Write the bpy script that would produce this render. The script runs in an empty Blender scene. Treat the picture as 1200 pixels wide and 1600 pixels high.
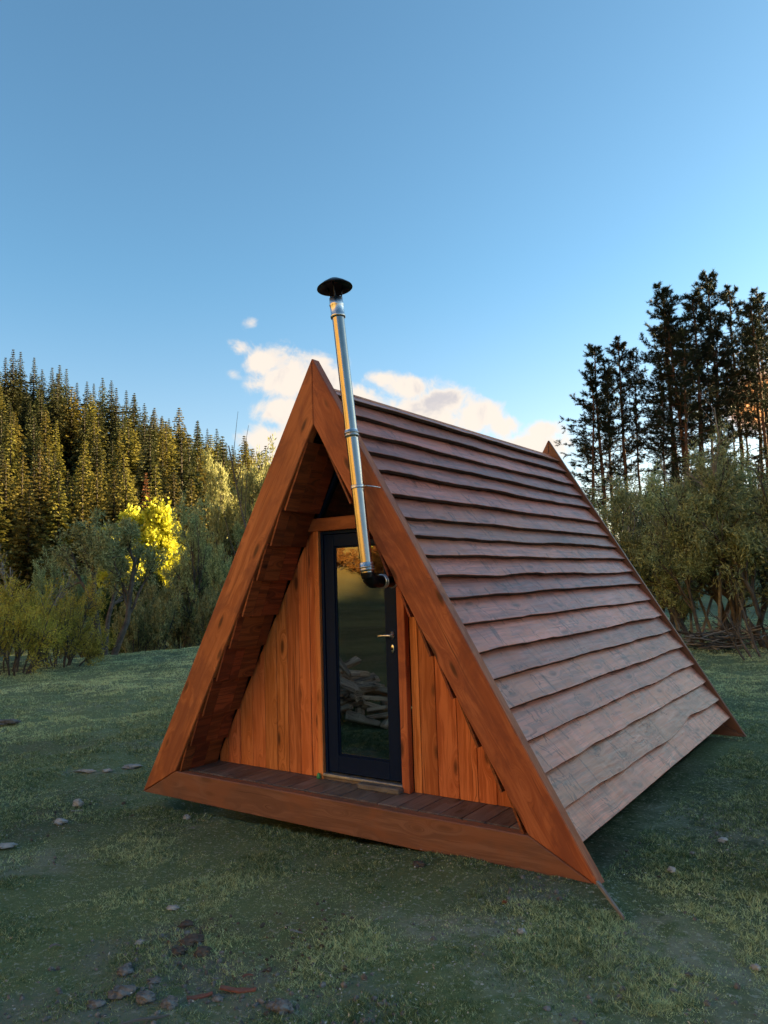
import bpy, bmesh, math, random
import numpy as np
from mathutils import Vector, Matrix
random.seed(7)
rng = np.random.default_rng(11)
SC = bpy.context.scene
COL = SC.collection
R_ = math.radians

# ------------------------------------------------------------------ camera
CAM = np.array([3.8514, -4.5341, 1.8847])
YAW, PITCH, ROLL, FPX = -0.61133, 0.09350, -0.03130, 1162.45
RT = np.array([math.cos(YAW), -math.sin(YAW)])      # heading frame on the ground: right / forward
FW = np.array([math.sin(YAW), math.cos(YAW)])
fw = Vector((math.sin(YAW)*math.cos(PITCH), math.cos(YAW)*math.cos(PITCH), math.sin(PITCH)))
r0 = Vector((math.cos(YAW), -math.sin(YAW), 0)); u0 = r0.cross(fw)
rr = r0*math.cos(ROLL)+u0*math.sin(ROLL); uu = -r0*math.sin(ROLL)+u0*math.cos(ROLL)
cam = bpy.data.cameras.new('camera'); co = bpy.data.objects.new('camera', cam); COL.objects.link(co)
m = Matrix((rr, uu, -fw)).transposed().to_4x4(); m.translation = Vector(CAM)
co.matrix_world = m
cam.sensor_fit = 'AUTO'; cam.sensor_width = 36; cam.lens = FPX/1600*36
cam.clip_start = 0.05; cam.clip_end = 6000
SC.camera = co

# ------------------------------------------------------------------ sun, sky, exposure
SUN_AZ, SUN_EL = 70.0, 10.0          # degrees right of the heading / above the horizon
sd = RT*math.sin(R_(SUN_AZ))+FW*math.cos(R_(SUN_AZ))
SUN = Vector((sd[0]*math.cos(R_(SUN_EL)), sd[1]*math.cos(R_(SUN_EL)), math.sin(R_(SUN_EL))))
sl = bpy.data.lights.new('sun', 'SUN'); sl.energy = 5.0; sl.angle = R_(0.53); sl.color = (1.0, 0.74, 0.36)
so = bpy.data.objects.new('sun', sl); COL.objects.link(so)
so.rotation_euler = SUN.to_track_quat('Z', 'Y').to_euler(); so.location = (0, 0, 60)
SC.view_settings.view_transform = 'Standard'; SC.view_settings.look = 'None'
SC.view_settings.gamma = 1; SC.view_settings.use_curve_mapping = False
SC.view_settings.exposure = 2.5
SC.cycles.max_bounces = 6; SC.cycles.diffuse_bounces = 3; SC.cycles.glossy_bounces = 3
SC.cycles.transparent_max_bounces = 8
SC.cycles.use_denoising = True; SC.cycles.denoising_prefilter = 'ACCURATE'

def px_azel(px, py):
    d = fw + rr*((px-600)/FPX) - uu*((py-800)/FPX); d.normalize()
    a = d.x*RT[0]+d.y*RT[1]; b = d.x*FW[0]+d.y*FW[1]
    return math.atan2(a, b), math.asin(d.z)

class NT:                                            # tiny node-tree helper
    def __init__(s, nt): s.nt = nt; nt.nodes.clear()
    def n(s, t, **k):
        nd = s.nt.nodes.new(t)
        for a, b in k.items():
            if a == 'ins':
                for i, v in b.items():
                    if isinstance(v, bpy.types.NodeSocket): s.nt.links.new(v, nd.inputs[i])
                    else: nd.inputs[i].default_value = v
            else: setattr(nd, a, b)
        return nd
    def math(s, op, a, b=None, c=None, clamp=False):
        ins = {0: a}
        if b is not None: ins[1] = b
        if c is not None: ins[2] = c
        return s.n('ShaderNodeMath', operation=op, use_clamp=clamp, ins=ins).outputs[0]
    def vmath(s, op, a, b=None):
        ins = {0: a}
        if b is not None: ins[1] = b
        return s.n('ShaderNodeVectorMath', operation=op, ins=ins).outputs[0]
    def noise(s, vec, scale, detail=4, rough=.55, dist=0):
        return s.n('ShaderNodeTexNoise', ins={'Vector': vec, 'Scale': scale, 'Detail': detail, 'Roughness': rough, 'Distortion': dist}).outputs[0]
    def mapr(s, v, a, b, c=0., d=1., smooth=True):
        return s.n('ShaderNodeMapRange', interpolation_type='SMOOTHSTEP' if smooth else 'LINEAR', ins={0: v, 1: a, 2: b, 3: c, 4: d}).outputs[0]
    def mix(s, f, a, b, mode='MIX'):
        nd = s.n('ShaderNodeMix', data_type='RGBA', blend_type=mode, clamp_factor=True)
        for i, v in ((0, f), (6, a), (7, b)):
            if isinstance(v, bpy.types.NodeSocket): s.nt.links.new(v, nd.inputs[i])
            else: nd.inputs[i].default_value = (*v, 1) if isinstance(v, tuple) and len(v) == 3 else v
        return nd.outputs[2]
    def ramp(s, v, stops):
        nd = s.n('ShaderNodeValToRGB', ins={0: v}); e = nd.color_ramp.elements
        while len(e) < len(stops): e.new(.5)
        for q, (p, c) in zip(e, stops): q.position = p; q.color = (*c, 1) if len(c) == 3 else c
        return nd.outputs[0]

W_ = bpy.data.worlds.new('World'); SC.world = W_; W_.use_nodes = True
T = NT(W_.node_tree)
sky = T.n('ShaderNodeTexSky', sky_type='NISHITA', sun_disc=False, sun_elevation=R_(SUN_EL),
          sun_rotation=math.atan2(SUN.x, SUN.y), altitude=1200, air_density=1.0, dust_density=2.2, ozone_density=1.1)
dirv = T.n('ShaderNodeTexCoord').outputs['Generated']
sep = T.n('ShaderNodeSeparateXYZ', ins={0: dirv})
ar = T.math('ADD', T.math('MULTIPLY', sep.outputs[0], float(RT[0])), T.math('MULTIPLY', sep.outputs[1], float(RT[1])))
af = T.math('ADD', T.math('MULTIPLY', sep.outputs[0], float(FW[0])), T.math('MULTIPLY', sep.outputs[1], float(FW[1])))
az = T.math('ARCTAN2', ar, af); el = T.math('ARCSINE', sep.outputs[2])
# a bank of evening cumulus standing behind the cabin: (centre px, centre py, half width px, half height px)
BLOBS = [(455, 590, 62, 40), (412, 566, 34, 24), (378, 545, 18, 13), (500, 600, 44, 46), (440, 640, 44, 24), (430, 690, 52, 26), (425, 720, 50, 20),
         (500, 690, 70, 60), (392, 505, 7, 5), (362, 583, 9, 5),
         (595, 592, 30, 14), (640, 606, 44, 20), (690, 626, 52, 24), (740, 650, 46, 24), (785, 668, 28, 20), (640, 660, 90, 40), (850, 672, 30, 16), (560, 640, 60, 40), (800, 700, 90, 22)]
def density(az, el, warp):
    out = None
    for bx, by, bw, bh in BLOBS:
        a0, e0 = px_azel(bx, by)
        u = T.math('DIVIDE', T.math('SUBTRACT', az, a0), bw/FPX)
        v = T.math('DIVIDE', T.math('SUBTRACT', el, e0), bh/FPX)
        d = T.math('SUBTRACT', 1.0, T.math('SQRT', T.math('ADD', T.math('MULTIPLY', u, u), T.math('MULTIPLY', v, v))))
        d = T.math('MULTIPLY', d, min(1.0, bh/24))
        out = d if out is None else T.math('SMOOTH_MAX', out, d, .25)
    return T.math('ADD', out, warp)
n1 = T.noise(dirv, 26, 9, .62, .4); n2 = T.noise(dirv, 9, 6, .55, .2)
warp = T.math('MULTIPLY', T.math('SUBTRACT', n1, .5), 1.9)
dn = density(az, el, warp)
mask = T.mapr(dn, -.22, .42)
# grey folds inside the bank
fold = T.mapr(T.noise(T.vmath('ADD', dirv, (0, 0, .012)), 17, 5, .55, .6), .5, .7)
fold = T.math('MULTIPLY', fold, T.mapr(dn, .2, .7))
ccol = T.mix(fold, (3.45, 3.0, 2.55), (2.3, 2.1, 2.1))
skyb = T.mix(1., sky.outputs[0], T.mix(T.mapr(el, .04, .42), (1.02, .96, .95), (.66, .97, 1.06)), 'MULTIPLY')      # clear mountain air: a cyan evening blue
skyc = T.mix(T.math('MULTIPLY', mask, .93), skyb, ccol)
# sun glow behind the pine wood, painted into the sky as an orange blob
ga, ge = px_azel(1190, 625); gu = T.math('DIVIDE', T.math('SUBTRACT', az, ga), .042); gv = T.math('DIVIDE', T.math('SUBTRACT', el, ge), .036)
gl_ = T.math('SUBTRACT', 1., T.math('SQRT', T.math('ADD', T.math('MULTIPLY', gu, gu), T.math('MULTIPLY', gv, gv))))
gl_ = T.mapr(T.math('ADD', gl_, T.math('MULTIPLY', T.math('SUBTRACT', n2, .5), .8)), -.1, .5, 0., .95)
skyc = T.mix(gl_, skyc, (6.5, 2.5, .62))
bg = T.n('ShaderNodeBackground', ins={0: skyc, 1: 0.055})
T.n('ShaderNodeOutputWorld', ins={0: bg.outputs[0]})
W_.cycles.sampling_method = 'AUTOMATIC'

# ------------------------------------------------------------------ helpers
def link(o, parent=None):
    COL.objects.link(o)
    if parent is not None: o.parent = parent
    return o
def tag(o, label=None, cat=None, group=None, kind=None):
    if label: o['label'] = label
    if cat: o['category'] = cat
    if group: o['group'] = group
    if kind: o['kind'] = kind
    return o
def empty(name, loc, rz=0, sc=1.0):
    o = bpy.data.objects.new(name, None); COL.objects.link(o)
    o.location = loc; o.rotation_euler = (0, 0, rz); o.scale = (sc,)*3; o.empty_display_size = .2
    return o
def mesh_np(name, V, F, mat, smooth=False, attrs=None):
    V = np.asarray(V, dtype=np.float32).reshape(-1, 3); me = bpy.data.meshes.new(name)
    me.vertices.add(len(V)); me.vertices.foreach_set('co', V.ravel())
    Fs = F if isinstance(F, list) else [F]; Fs = [np.asarray(f, dtype=np.int32) for f in Fs if len(f)]
    nl = sum(f.size for f in Fs); npoly = sum(len(f) for f in Fs)
    me.loops.add(nl); me.polygons.add(npoly)
    me.loops.foreach_set('vertex_index', np.concatenate([f.ravel() for f in Fs]))
    tot = np.concatenate([np.full(len(f), f.shape[1], dtype=np.int32) for f in Fs])
    st = np.concatenate([[0], np.cumsum(tot)[:-1]]).astype(np.int32)
    me.polygons.foreach_set('loop_start', st)
    me.polygons.foreach_set('use_smooth', np.full(npoly, bool(smooth)))
    for k, v in (attrs or {}).items():
        a = me.attributes.new(k, 'FLOAT', 'POINT'); a.data.foreach_set('value', np.asarray(v, dtype=np.float32))
    me.update(calc_edges=True); me.validate()
    if mat: me.materials.append(mat)
    return me
def obj_np(name, V, F, mat, parent=None, smooth=False, attrs=None):
    return link(bpy.data.objects.new(name, mesh_np(name, V, F, mat, smooth, attrs)), parent)
def obj_bm(name, bm, mat, parent=None, mw=None, smooth=False):
    me = bpy.data.meshes.new(name); bmesh.ops.recalc_face_normals(bm, faces=bm.faces)
    bm.to_mesh(me); bm.free()
    if smooth: me.polygons.foreach_set('use_smooth', np.ones(len(me.polygons), dtype=bool))
    if mat: me.materials.append(mat)
    o = link(bpy.data.objects.new(name, me), parent)
    if mw is not None: o.matrix_basis = mw
    return o
def prism_bm(pts, t, bevel=.004):
    """polygon in the local XY plane extruded along local Z from 0 to t"""
    bm = bmesh.new()
    a = [bm.verts.new((x, y, 0)) for x, y in pts]; b = [bm.verts.new((x, y, t)) for x, y in pts]
    bm.faces.new(a[::-1]); bm.faces.new(b); n = len(pts)
    for i in range(n): bm.faces.new((a[i], a[(i+1) % n], b[(i+1) % n], b[i]))
    bmesh.ops.recalc_face_normals(bm, faces=bm.faces)
    if bevel: bmesh.ops.bevel(bm, geom=bm.edges[:], offset=bevel, segments=1, affect='EDGES', clamp_overlap=True)
    return bm
def board(name, pts, origin, ux, uy, t, mat, parent, bevel=.004, pre=None):
    """pts in (u,v) of the frame origin+u*ux+v*uy, thickness t along ux x uy; object axes follow the board so that grain runs along local X"""
    ux = Vector(ux).normalized(); uy = Vector(uy).normalized(); uz = ux.cross(uy)
    cx = sum(p[0] for p in pts)/len(pts); cy = sum(p[1] for p in pts)/len(pts)
    bm = prism_bm([(p[0]-cx, p[1]-cy) for p in pts], t, bevel)
    m = Matrix((ux, uy, uz)).transposed().to_4x4(); m.translation = Vector(origin)+ux*cx+uy*cy
    return obj_bm(name, bm, mat, parent, m if pre is None else pre @ m)
def box(name, c, s, mat, parent, bevel=.003, axis='X'):
    x, y, z = s
    if axis == 'X': return board(name, [(-x/2, -y/2), (x/2, -y/2), (x/2, y/2), (-x/2, y/2)], Vector(c)-Vector((0, 0, z/2)), (1, 0, 0), (0, 1, 0), z, mat, parent, bevel)
    if axis == 'Y': return board(name, [(-y/2, -x/2), (y/2, -x/2), (y/2, x/2), (-y/2, x/2)], Vector(c)-Vector((0, 0, z/2)), (0, 1, 0), (-1, 0, 0), z, mat, parent, bevel)
    return board(name, [(-z/2, -x/2), (z/2, -x/2), (z/2, x/2), (-z/2, x/2)], Vector(c)-Vector((0, y/2, 0)), (0, 0, 1), (1, 0, 0), y, mat, parent, bevel)
def tube(points, radii, n=8, cap=True):
    P = np.asarray(points, float); k = len(P); rad = np.broadcast_to(np.asarray(radii, float), (k,))
    d = np.gradient(P, axis=0); d /= np.linalg.norm(d, axis=1)[:, None]+1e-9
    ref = np.where(np.abs(d[:, 2:3]) > .9, [[1., 0, 0]], [[0, 0, 1.]])
    a = np.cross(d, ref); a /= np.linalg.norm(a, axis=1)[:, None]+1e-9; b = np.cross(d, a)
    th = np.linspace(0, 2*math.pi, n, endpoint=False)
    V = (P[:, None]+rad[:, None, None]*(a[:, None]*np.cos(th)[None, :, None]+b[:, None]*np.sin(th)[None, :, None])).reshape(-1, 3)
    i = np.arange(k-1)[:, None]*n; j = np.arange(n)[None]; j2 = (j+1) % n
    F = np.stack([i+j, i+j2, i+n+j2, i+n+j], -1).reshape(-1, 4)
    return V, F
def lathe(profile, n=32):
    pr = np.asarray(profile, float); k = len(pr); th = np.linspace(0, 2*math.pi, n, endpoint=False)
    V = np.stack([pr[:, 0:1]*np.cos(th), pr[:, 0:1]*np.sin(th), np.repeat(pr[:, 1:2], n, 1)], -1).reshape(-1, 3)
    i = np.arange(k-1)[:, None]*n; j = np.arange(n)[None]; j2 = (j+1) % n
    return V, np.stack([i+j, i+j2, i+n+j2, i+n+j], -1).reshape(-1, 4)
class Acc:                                           # joins pieces of ONE part
    def __init__(s): s.V = []; s.F = {}; s.n = 0; s.t = []
    def add(s, V, F, tone=None):
        V = np.asarray(V); F = np.asarray(F)
        s.F.setdefault(F.shape[1], []).append(F+s.n); s.V.append(V); s.n += len(V)
        s.t.append(np.full(len(V), .5) if tone is None else np.asarray(tone))
    def obj(s, name, mat, parent=None, smooth=False):
        return obj_np(name, np.concatenate(s.V), [np.concatenate(f) for f in s.F.values()], mat, parent, smooth, {'tone': np.concatenate(s.t)})

# value noise in numpy -----------------------------------------------
def _h(ix, iy, seed):
    n = (ix.astype(np.int64)*374761393+iy.astype(np.int64)*668265263+seed*982451653) & 0x7fffffff
    n = ((n ^ (n >> 13))*1274126177) & 0x7fffffff
    return ((n ^ (n >> 16)) & 0xffff)/65535.
def vnoise(x, y, s=0):
    x0 = np.floor(x); y0 = np.floor(y); fx = x-x0; fy = y-y0
    fx = fx*fx*(3-2*fx); fy = fy*fy*(3-2*fy)
    a = _h(x0, y0, s); b = _h(x0+1, y0, s); c = _h(x0, y0+1, s); d = _h(x0+1, y0+1, s)
    return (a*(1-fx)+b*fx)*(1-fy)+(c*(1-fx)+d*fx)*fy
def fbm(x, y, s=0, o=4):
    v = 0; a = .5
    for i in range(o): v = v+a*vnoise(x*2**i, y*2**i, s+i); a *= .5
    return v
def ss(a, b, x):
    t = np.clip((x-a)/(b-a), 0, 1); return t*t*(3-2*t)

# ------------------------------------------------------------------ materials
def newmat(name):
    M = bpy.data.materials.new(name); M.use_nodes = True
    return M, NT(M.node_tree)
def finish(T, shader, disp=None):
    T.n('ShaderNodeOutputMaterial', ins={0: shader})
def principled(T, **k):
    nm = {'color': 'Base Color', 'rough': 'Roughness', 'metal': 'Metallic', 'spec': 'Specular IOR Level', 'normal': 'Normal', 'coat': 'Coat Weight', 'coatr': 'Coat Roughness', 'ior': 'IOR'}
    ins = {}
    for a, v in k.items(): ins[nm[a]] = (*v, 1) if isinstance(v, tuple) and len(v) == 3 else v
    return T.n('ShaderNodeBsdfPrincipled', ins=ins).outputs[0]
def wood(name, light, dark, knotc, rough=.55, fine=1., stain=None, stain_amt=0., spec=.35, bump=.25, knots=1.0, cross=0.):
    M, T = newmat(name)
    oc = T.n('ShaderNodeTexCoord').outputs['Object']; oi = T.n('ShaderNodeObjectInfo').outputs['Random']
    off = T.n('ShaderNodeCombineXYZ', ins={0: T.math('MULTIPLY', oi, 43.), 1: T.math('MULTIPLY', oi, 17.), 2: T.math('MULTIPLY', oi, 29.)}).outputs[0]
    c = T.vmath('ADD', oc, off)
    wob = T.noise(T.vmath('MULTIPLY', c, (1.6, 5., 5.)), 1., 3)
    cw = T.vmath('ADD', c, T.n('ShaderNodeCombineXYZ', ins={1: T.math('MULTIPLY', T.math('SUBTRACT', wob, .5), .06)}).outputs[0])
    # knots
    vor = T.n('ShaderNodeTexVoronoi', feature='F1', ins={'Vector': T.vmath('MULTIPLY', cw, (2.1, 7.0, 1.0)), 'Scale': 1., 'Randomness': 1.}).outputs['Distance']
    knot = T.mapr(vor, .07, .20, 1., 0.); ring = T.mapr(vor, .10, .42, 1., 0.)
    swirl = T.math('MULTIPLY', ring, .10)
    cg = T.vmath('ADD', cw, T.n('ShaderNodeCombineXYZ', ins={1: swirl}).outputs[0])
    g1 = T.noise(T.vmath('MULTIPLY', cg, (1.3, 22., 22.)), fine, 5, .6, .3)
    g2 = T.noise(T.vmath('MULTIPLY', cg, (5., 130., 130.)), fine, 3, .6)
    big = T.noise(T.vmath('MULTIPLY', c, (.9, 2.2, 2.2)), 1., 4)
    g = T.math('ADD', T.math('MULTIPLY', g1, .65), T.math('MULTIPLY', g2, .35))
    col = T.mix(T.mapr(g, .42, .58), dark, light)
    chk = T.noise(T.vmath('MULTIPLY', cg, (.9, 75., 75.)), fine, 2, .5)
    col = T.mix(T.mapr(chk, .66, .72, 0., .75), col, knotc)
    col = T.mix(T.mapr(big, .35, .7, 0., .55), col, T.mix(.5, dark, light), 'MULTIPLY') if False else T.mix(T.mapr(big, .45, .62, 0., .5), col, dark)
    if stain: col = T.mix(T.math('MULTIPLY', T.mapr(T.noise(T.vmath('MULTIPLY', c, (1.6, 3., 3.)), 1.4, 6, .65, .6), .44, .62), stain_amt), col, stain)
    if cross:
        cr = T.noise(T.vmath('MULTIPLY', c, (9., 1.2, 1.)), 1., 4, .6, .5)
        col = T.mix(T.mapr(cr, .52, .64, 0., cross), col, T.mix(.5, col, (.02, .015, .013)))
        c2 = T.noise(T.vmath('MULTIPLY', cg, (8., 3.2, 1.)), 1., 3, .5, .7); tick = T.math('MULTIPLY', T.mapr(c2, .575, .59), T.mapr(c2, .625, .61)); 
        col = T.mix(T.math('MULTIPLY', tick, .6), col, knotc)
        col = T.mix(T.math('MULTIPLY', T.mapr(c2, .63, .68), .16), col, light)
    col = T.mix(T.math('MULTIPLY', ring, .35*knots), col, dark)
    col = T.mix(T.math('MULTIPLY', knot, .85*knots), col, knotc)
    val = T.math('ADD', .70, T.math('MULTIPLY', oi, .5))
    col = T.n('ShaderNodeHueSaturation', ins={'Hue': T.math('ADD', .494, T.math('MULTIPLY', T.math('FRACT', T.math('MULTIPLY', oi, 7.3)), .012)), 'Saturation': 1., 'Value': val, 'Color': col}).outputs[0]
    bmp = T.n('ShaderNodeBump', ins={'Strength': bump, 'Distance': .004, 'Height': g}).outputs[0]
    rg = T.mapr(g2, .3, .7, rough-.10, rough+.12)
    finish(T, principled(T, color=col, rough=rg, spec=spec, normal=bmp))
    return M
M_WALL = wood('wall_wood', (.72, .240, .082), (.46, .122, .034), (.08, .02, .006), .58)
M_FASCIA = wood('fascia_wood', (.53, .168, .062), (.35, .092, .032), (.06, .018, .008), .6, stain=(.22, .056, .028), stain_amt=.7)
M_BASE = wood('base_wood', (.25, .112, .075), (.17, .072, .048), (.06, .02, .01), .5, stain=(.24, .085, .045), stain_amt=.7, knots=.4)
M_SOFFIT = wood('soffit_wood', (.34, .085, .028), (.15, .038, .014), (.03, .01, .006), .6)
M_ROOF = wood('roof_wood', (.60, .205, .135), (.30, .098, .064), (.05, .02, .014), .42, spec=.5, stain=(.50, .165, .085), stain_amt=.7, cross=.42, knots=.7)
M_EDGE = wood('edge_wood', (.25, .19, .14), (.16, .11, .08), (.06, .04, .03), .7)
M_DECK = wood('deck_wood', (.17, .135, .12), (.09, .068, .06), (.04, .03, .02), .5, stain=(.20, .17, .16), stain_amt=.6)
M_GREYWOOD = wood('weathered_wood', (.26, .24, .22), (.15, .135, .125), (.06, .05, .045), .75)
M_LOG = wood('firewood', (.80, .60, .42), (.36, .25, .17), (.1, .06, .04), .8)
M_LIPSHADE = wood('lip_shade_wood', (.075, .040, .028), (.035, .020, .014), (.02, .01, .01), .85)  # dark plank lips: the shadow under each lap put into the colour
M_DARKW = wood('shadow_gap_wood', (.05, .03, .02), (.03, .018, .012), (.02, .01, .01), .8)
def plain(name, col, rough, metal=0., spec=.5, var=.15, scale=30., coat=0.):
    M, T = newmat(name); oc = T.n('ShaderNodeTexCoord').outputs['Object']
    n = T.noise(oc, scale, 5, .6)
    c = T.mix(T.mapr(n, .3, .7), tuple(v*(1-var) for v in col), tuple(v*(1+var) for v in col))
    finish(T, principled(T, color=c, rough=T.mapr(n, .3, .7, rough*.85, min(1, rough*1.2)), metal=metal, spec=spec, coat=coat))
    return M
M_NAVY = plain('navy_door_paint', (.002, .011, .040), .5, spec=.12, var=.12)
M_STEEL = plain('stainless_steel', (.34, .31, .29), .17, 1., scale=9., var=.06)
M_STEEL2 = plain('dull_steel', (.55, .55, .56), .3, 1.)
M_BLACK = plain('black_flue_metal', (.012, .012, .013), .35, .6, spec=.4)
M_CHROME = plain('satin_chrome', (.75, .75, .74), .28, 1.)
M_ALU = plain('aluminium_sill', (.45, .45, .46), .4, .8)
M_GREEN = plain('green_plastic', (.02, .22, .09), .4)
M_STONE = plain('pale_stone', (.30, .30, .29), .9, scale=14., var=.35)
M_DSTONE = plain('grey_stone', (.13, .125, .12), .95, scale=22., var=.6)
M_SOIL = plain('brown_soil', (.075, .056, .044), 1., scale=16., var=.5)
M_BARK = plain('willow_bark', (.085, .070, .058), .95, scale=10., var=.5)
M_BARKP = plain('pine_bark', (.11, .055, .032), .95, scale=5., var=.45)
M_BARKS = plain('spruce_bark', (.035, .026, .02), .95, scale=6., var=.4)
M_BARKG = plain('pale_grey_bark', (.24, .22, .20), .9, scale=10., var=.3)
M_REDBARK = plain('red_bark_strip', (.20, .07, .045), .8, scale=20., var=.3)
M, T = newmat('glass'); 
fr = T.n('ShaderNodeFresnel', ins={'IOR': 2.6}).outputs[0]
gl = T.n('ShaderNodeBsdfGlossy', ins={0: (.95, .95, .95, 1), 'Roughness': .004}).outputs[0]
tr = T.n('ShaderNodeBsdfTransparent', ins={0: (.55, .57, .56, 1)}).outputs[0]
finish(T, T.n('ShaderNodeMixShader', ins={0: fr, 1: tr, 2: gl}).outputs[0]); M_GLASS = M

def leafmat(name, dark, light, transl=.35, rough=.6, rnd=.35):
    M, T = newmat(name)
    t = T.n('ShaderNodeAttribute', attribute_name='tone').outputs['Fac']
    oi = T.n('ShaderNodeObjectInfo').outputs['Random']
    c = T.mix(t, dark, light)
    c = T.n('ShaderNodeHueSaturation', ins={'Hue': T.math('ADD', .485, T.math('MULTIPLY', oi, .03)), 'Saturation': 1., 'Value': T.math('ADD', 1-rnd/2, T.math('MULTIPLY', oi, rnd)), 'Color': c}).outputs[0]
    a = principled(T, color=c, rough=rough, spec=.25)
    b = T.n('ShaderNodeBsdfTranslucent', ins={0: c}).outputs[0]
    finish(T, T.n('ShaderNodeMixShader', ins={0: transl, 1: a, 2: b}).outputs[0])
    return M
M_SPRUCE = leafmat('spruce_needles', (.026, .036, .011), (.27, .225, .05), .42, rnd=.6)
M_SPRUCED = leafmat('deep_green_shade_needles', (.016, .026, .012), (.10, .105, .034), .25, rnd=.5)  # deep green needles that also carry the hillside shade in their colour
M_SPRUCER = leafmat('rusty_needles', (.16, .055, .022), (.26, .095, .035), .3)
M_PINE = leafmat('pine_needles', (.010, .018, .010), (.030, .042, .020), .15)
M_WILLOW = leafmat('willow_leaves', (.11, .145, .05), (.54, .58, .28), .35)
M_OLIVE = leafmat('olive_leaves', (.22, .18, .03), (.58, .46, .085), .35)
M_OLIVE2 = leafmat('grey_olive_leaves', (.15, .155, .055), (.48, .47, .21), .35)
M_YELLOW = leafmat('yellow_leaves', (.40, .40, .03), (.74, .70, .09), .4, rnd=.1)
M_RUSTLEAF = leafmat('rusty_leaves', (.30, .10, .03), (.50, .22, .06), .4)
M_DGREEN = leafmat('green_leaves', (.040, .075, .020), (.10, .15, .04), .35)
M_GRASS = leafmat('grass_blades', (.075, .120, .038), (.66, .72, .38), .3, .7, 0)
M_LITTER = leafmat('dry_leaf_litter', (.20, .17, .12), (.50, .50, .47), .1, .8, 0)

# ------------------------------------------------------------------ ground
def RF(R, F): return CAM[0]+R*RT[0]+F*FW[0], CAM[1]+R*RT[1]+F*FW[1]
def toRF(x, y):
    dx = x-CAM[0]; dy = y-CAM[1]; return dx*RT[0]+dy*RT[1], dx*FW[0]+dy*FW[1]
def terrain(x, y):
    x = np.asarray(x, float); y = np.asarray(y, float)
    R, F = toRF(x, y); d = np.hypot(R, F)
    near = np.exp(-((x-0)**2+(y-2)**2)/60.)
    h = -.06+.028*np.clip(x, -2.5, 2.0)*np.exp(-(y/6.)**2)             # cabin plot tips a little to the left
    h += .16*np.exp(-(R**2+(F-0.)**2)/8.)                                # rise where the viewer stands
    h += .05*np.exp(-(((x-1.35)/.7)**2+((y+.10)/.22)**2))                # earth banked against the base board
    h += (fbm(x*.9, y*.9, 3, 4)-.47)*.17*ss(0.2, 2.5, np.hypot(np.maximum(np.abs(x)-2.2, 0), np.maximum(np.abs(y-2.4)-2.5, 0)))
    h += (fbm(x*4.1, y*4.1, 43, 3)-.44)*.045*ss(30, 15, d)
    h += (fbm(x*.12+5, y*.12, 9, 3)-.44)*.55*ss(7, 18, d)
    h -= .13*ss(.05, -.12, np.maximum(np.abs(x+.12)-1.86, np.abs(y-2.5)-2.40))
    # stream dip beyond the meadow's left edge
    edge = 20.0+.55*np.clip(R+12, -6, 12)
    h -= 1.1*ss(edge+1.5, edge+8, F)*ss(4, -4, R)*(1-ss(42, 56, F))
    # left hill with the spruce forest
    A = np.clip(21-(R+28)*.50, 3, 95)
    A = 3+np.logaddexp(0, (A-3)/4.)*4.-2
    h += ss(46, 168, F)*A*(.82+.36*fbm(x*.016, y*.016, 21, 3))
    h += ss(-42, -185, R)*100*ss(70, 15, F)+ss(-60, -230, F)*45*ss(80, 0, R)   # dry slope seen in the door glass, raised high to bounce warm light
    # right hill, its unseen part shaped to hide the sun from the meadow
    h += 25.5*ss(44, 88, R)*(1-.6*ss(130, 260, R))*np.exp(-np.abs((F-38)/32.)**9)
    h += 9.*np.exp(-.5*(((R-56)/18.)**2+((F-80)/17.)**2))
    h += 1.2*ss(24, 60, F)*ss(0, 30, R)
    # far land
    h += 30*ss(230, 1500, d)*(.4+1.2*fbm(x*.003, y*.003, 31, 3))
    return h
def gz(px, py, z0=-.05):
    """ground point under a pixel of the photograph"""
    d = fw+rr*((px-600)/FPX)-uu*((py-800)/FPX); z = z0
    for _ in range(4):
        t = (z-CAM[2])/d.z; x = CAM[0]+t*d.x; y = CAM[1]+t*d.y; z = float(terrain(x, y))
    return x, y, z
def at_dist(px, dist, py=905):
    a, _ = px_azel(px, py); x, y = RF(dist*math.sin(a), dist*math.cos(a)); return x, y, float(terrain(x, y))
def elev_h(px, py, dist):
    """height above z=0 of a pixel ray at a distance"""
    _, e = px_azel(px, py); return CAM[2]+dist*math.tan(e)

# bare patches: (x, y, rx, ry, strength, kind)   kind 0 pale dry, 1 brown soil, 2 grey gravel
PATCH = [(*gz(215, 1545)[:2], .62, .40, 1., 2), (*gz(60, 1590)[:2], .55, .3, .9, 2), (*gz(310, 1462)[:2], .24, .16, .9, 1), (*gz(700, 1450)[:2], .34, .13, 1., 0), (*gz(825, 1392)[:2], .34, .13, .9, 2),
         (*gz(640, 1440)[:2], .3, .2, .5, 0), (*gz(90, 1285)[:2], .55, .4, .8, 1), (*gz(160, 1207)[:2], .45, .07, 1., 0), (*gz(60, 1345)[:2], .4, .3, .8, 0), (*gz(1090, 1510)[:2], .55, .35, .8, 0),
         (*gz(560, 1590)[:2], .35, .2, .7, 2), (*gz(430, 1480)[:2], .5, .25, .6, 1), (*gz(290, 1290)[:2], .35, .12, .7, 0), (*gz(1120, 1290)[:2], .6, .4, .5, 0), (*gz(930, 1330)[:2], .35, .3, .9, 1), (*gz(280, 1165)[:2], .9, .2, .6, 0),
         (*gz(40, 1170)[:2], 1.2, .4, .5, 1), (*gz(120, 1100)[:2], 1.2, .4, .4, 0), (*gz(900, 1560)[:2], .5, .3, .6, 0)]
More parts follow.
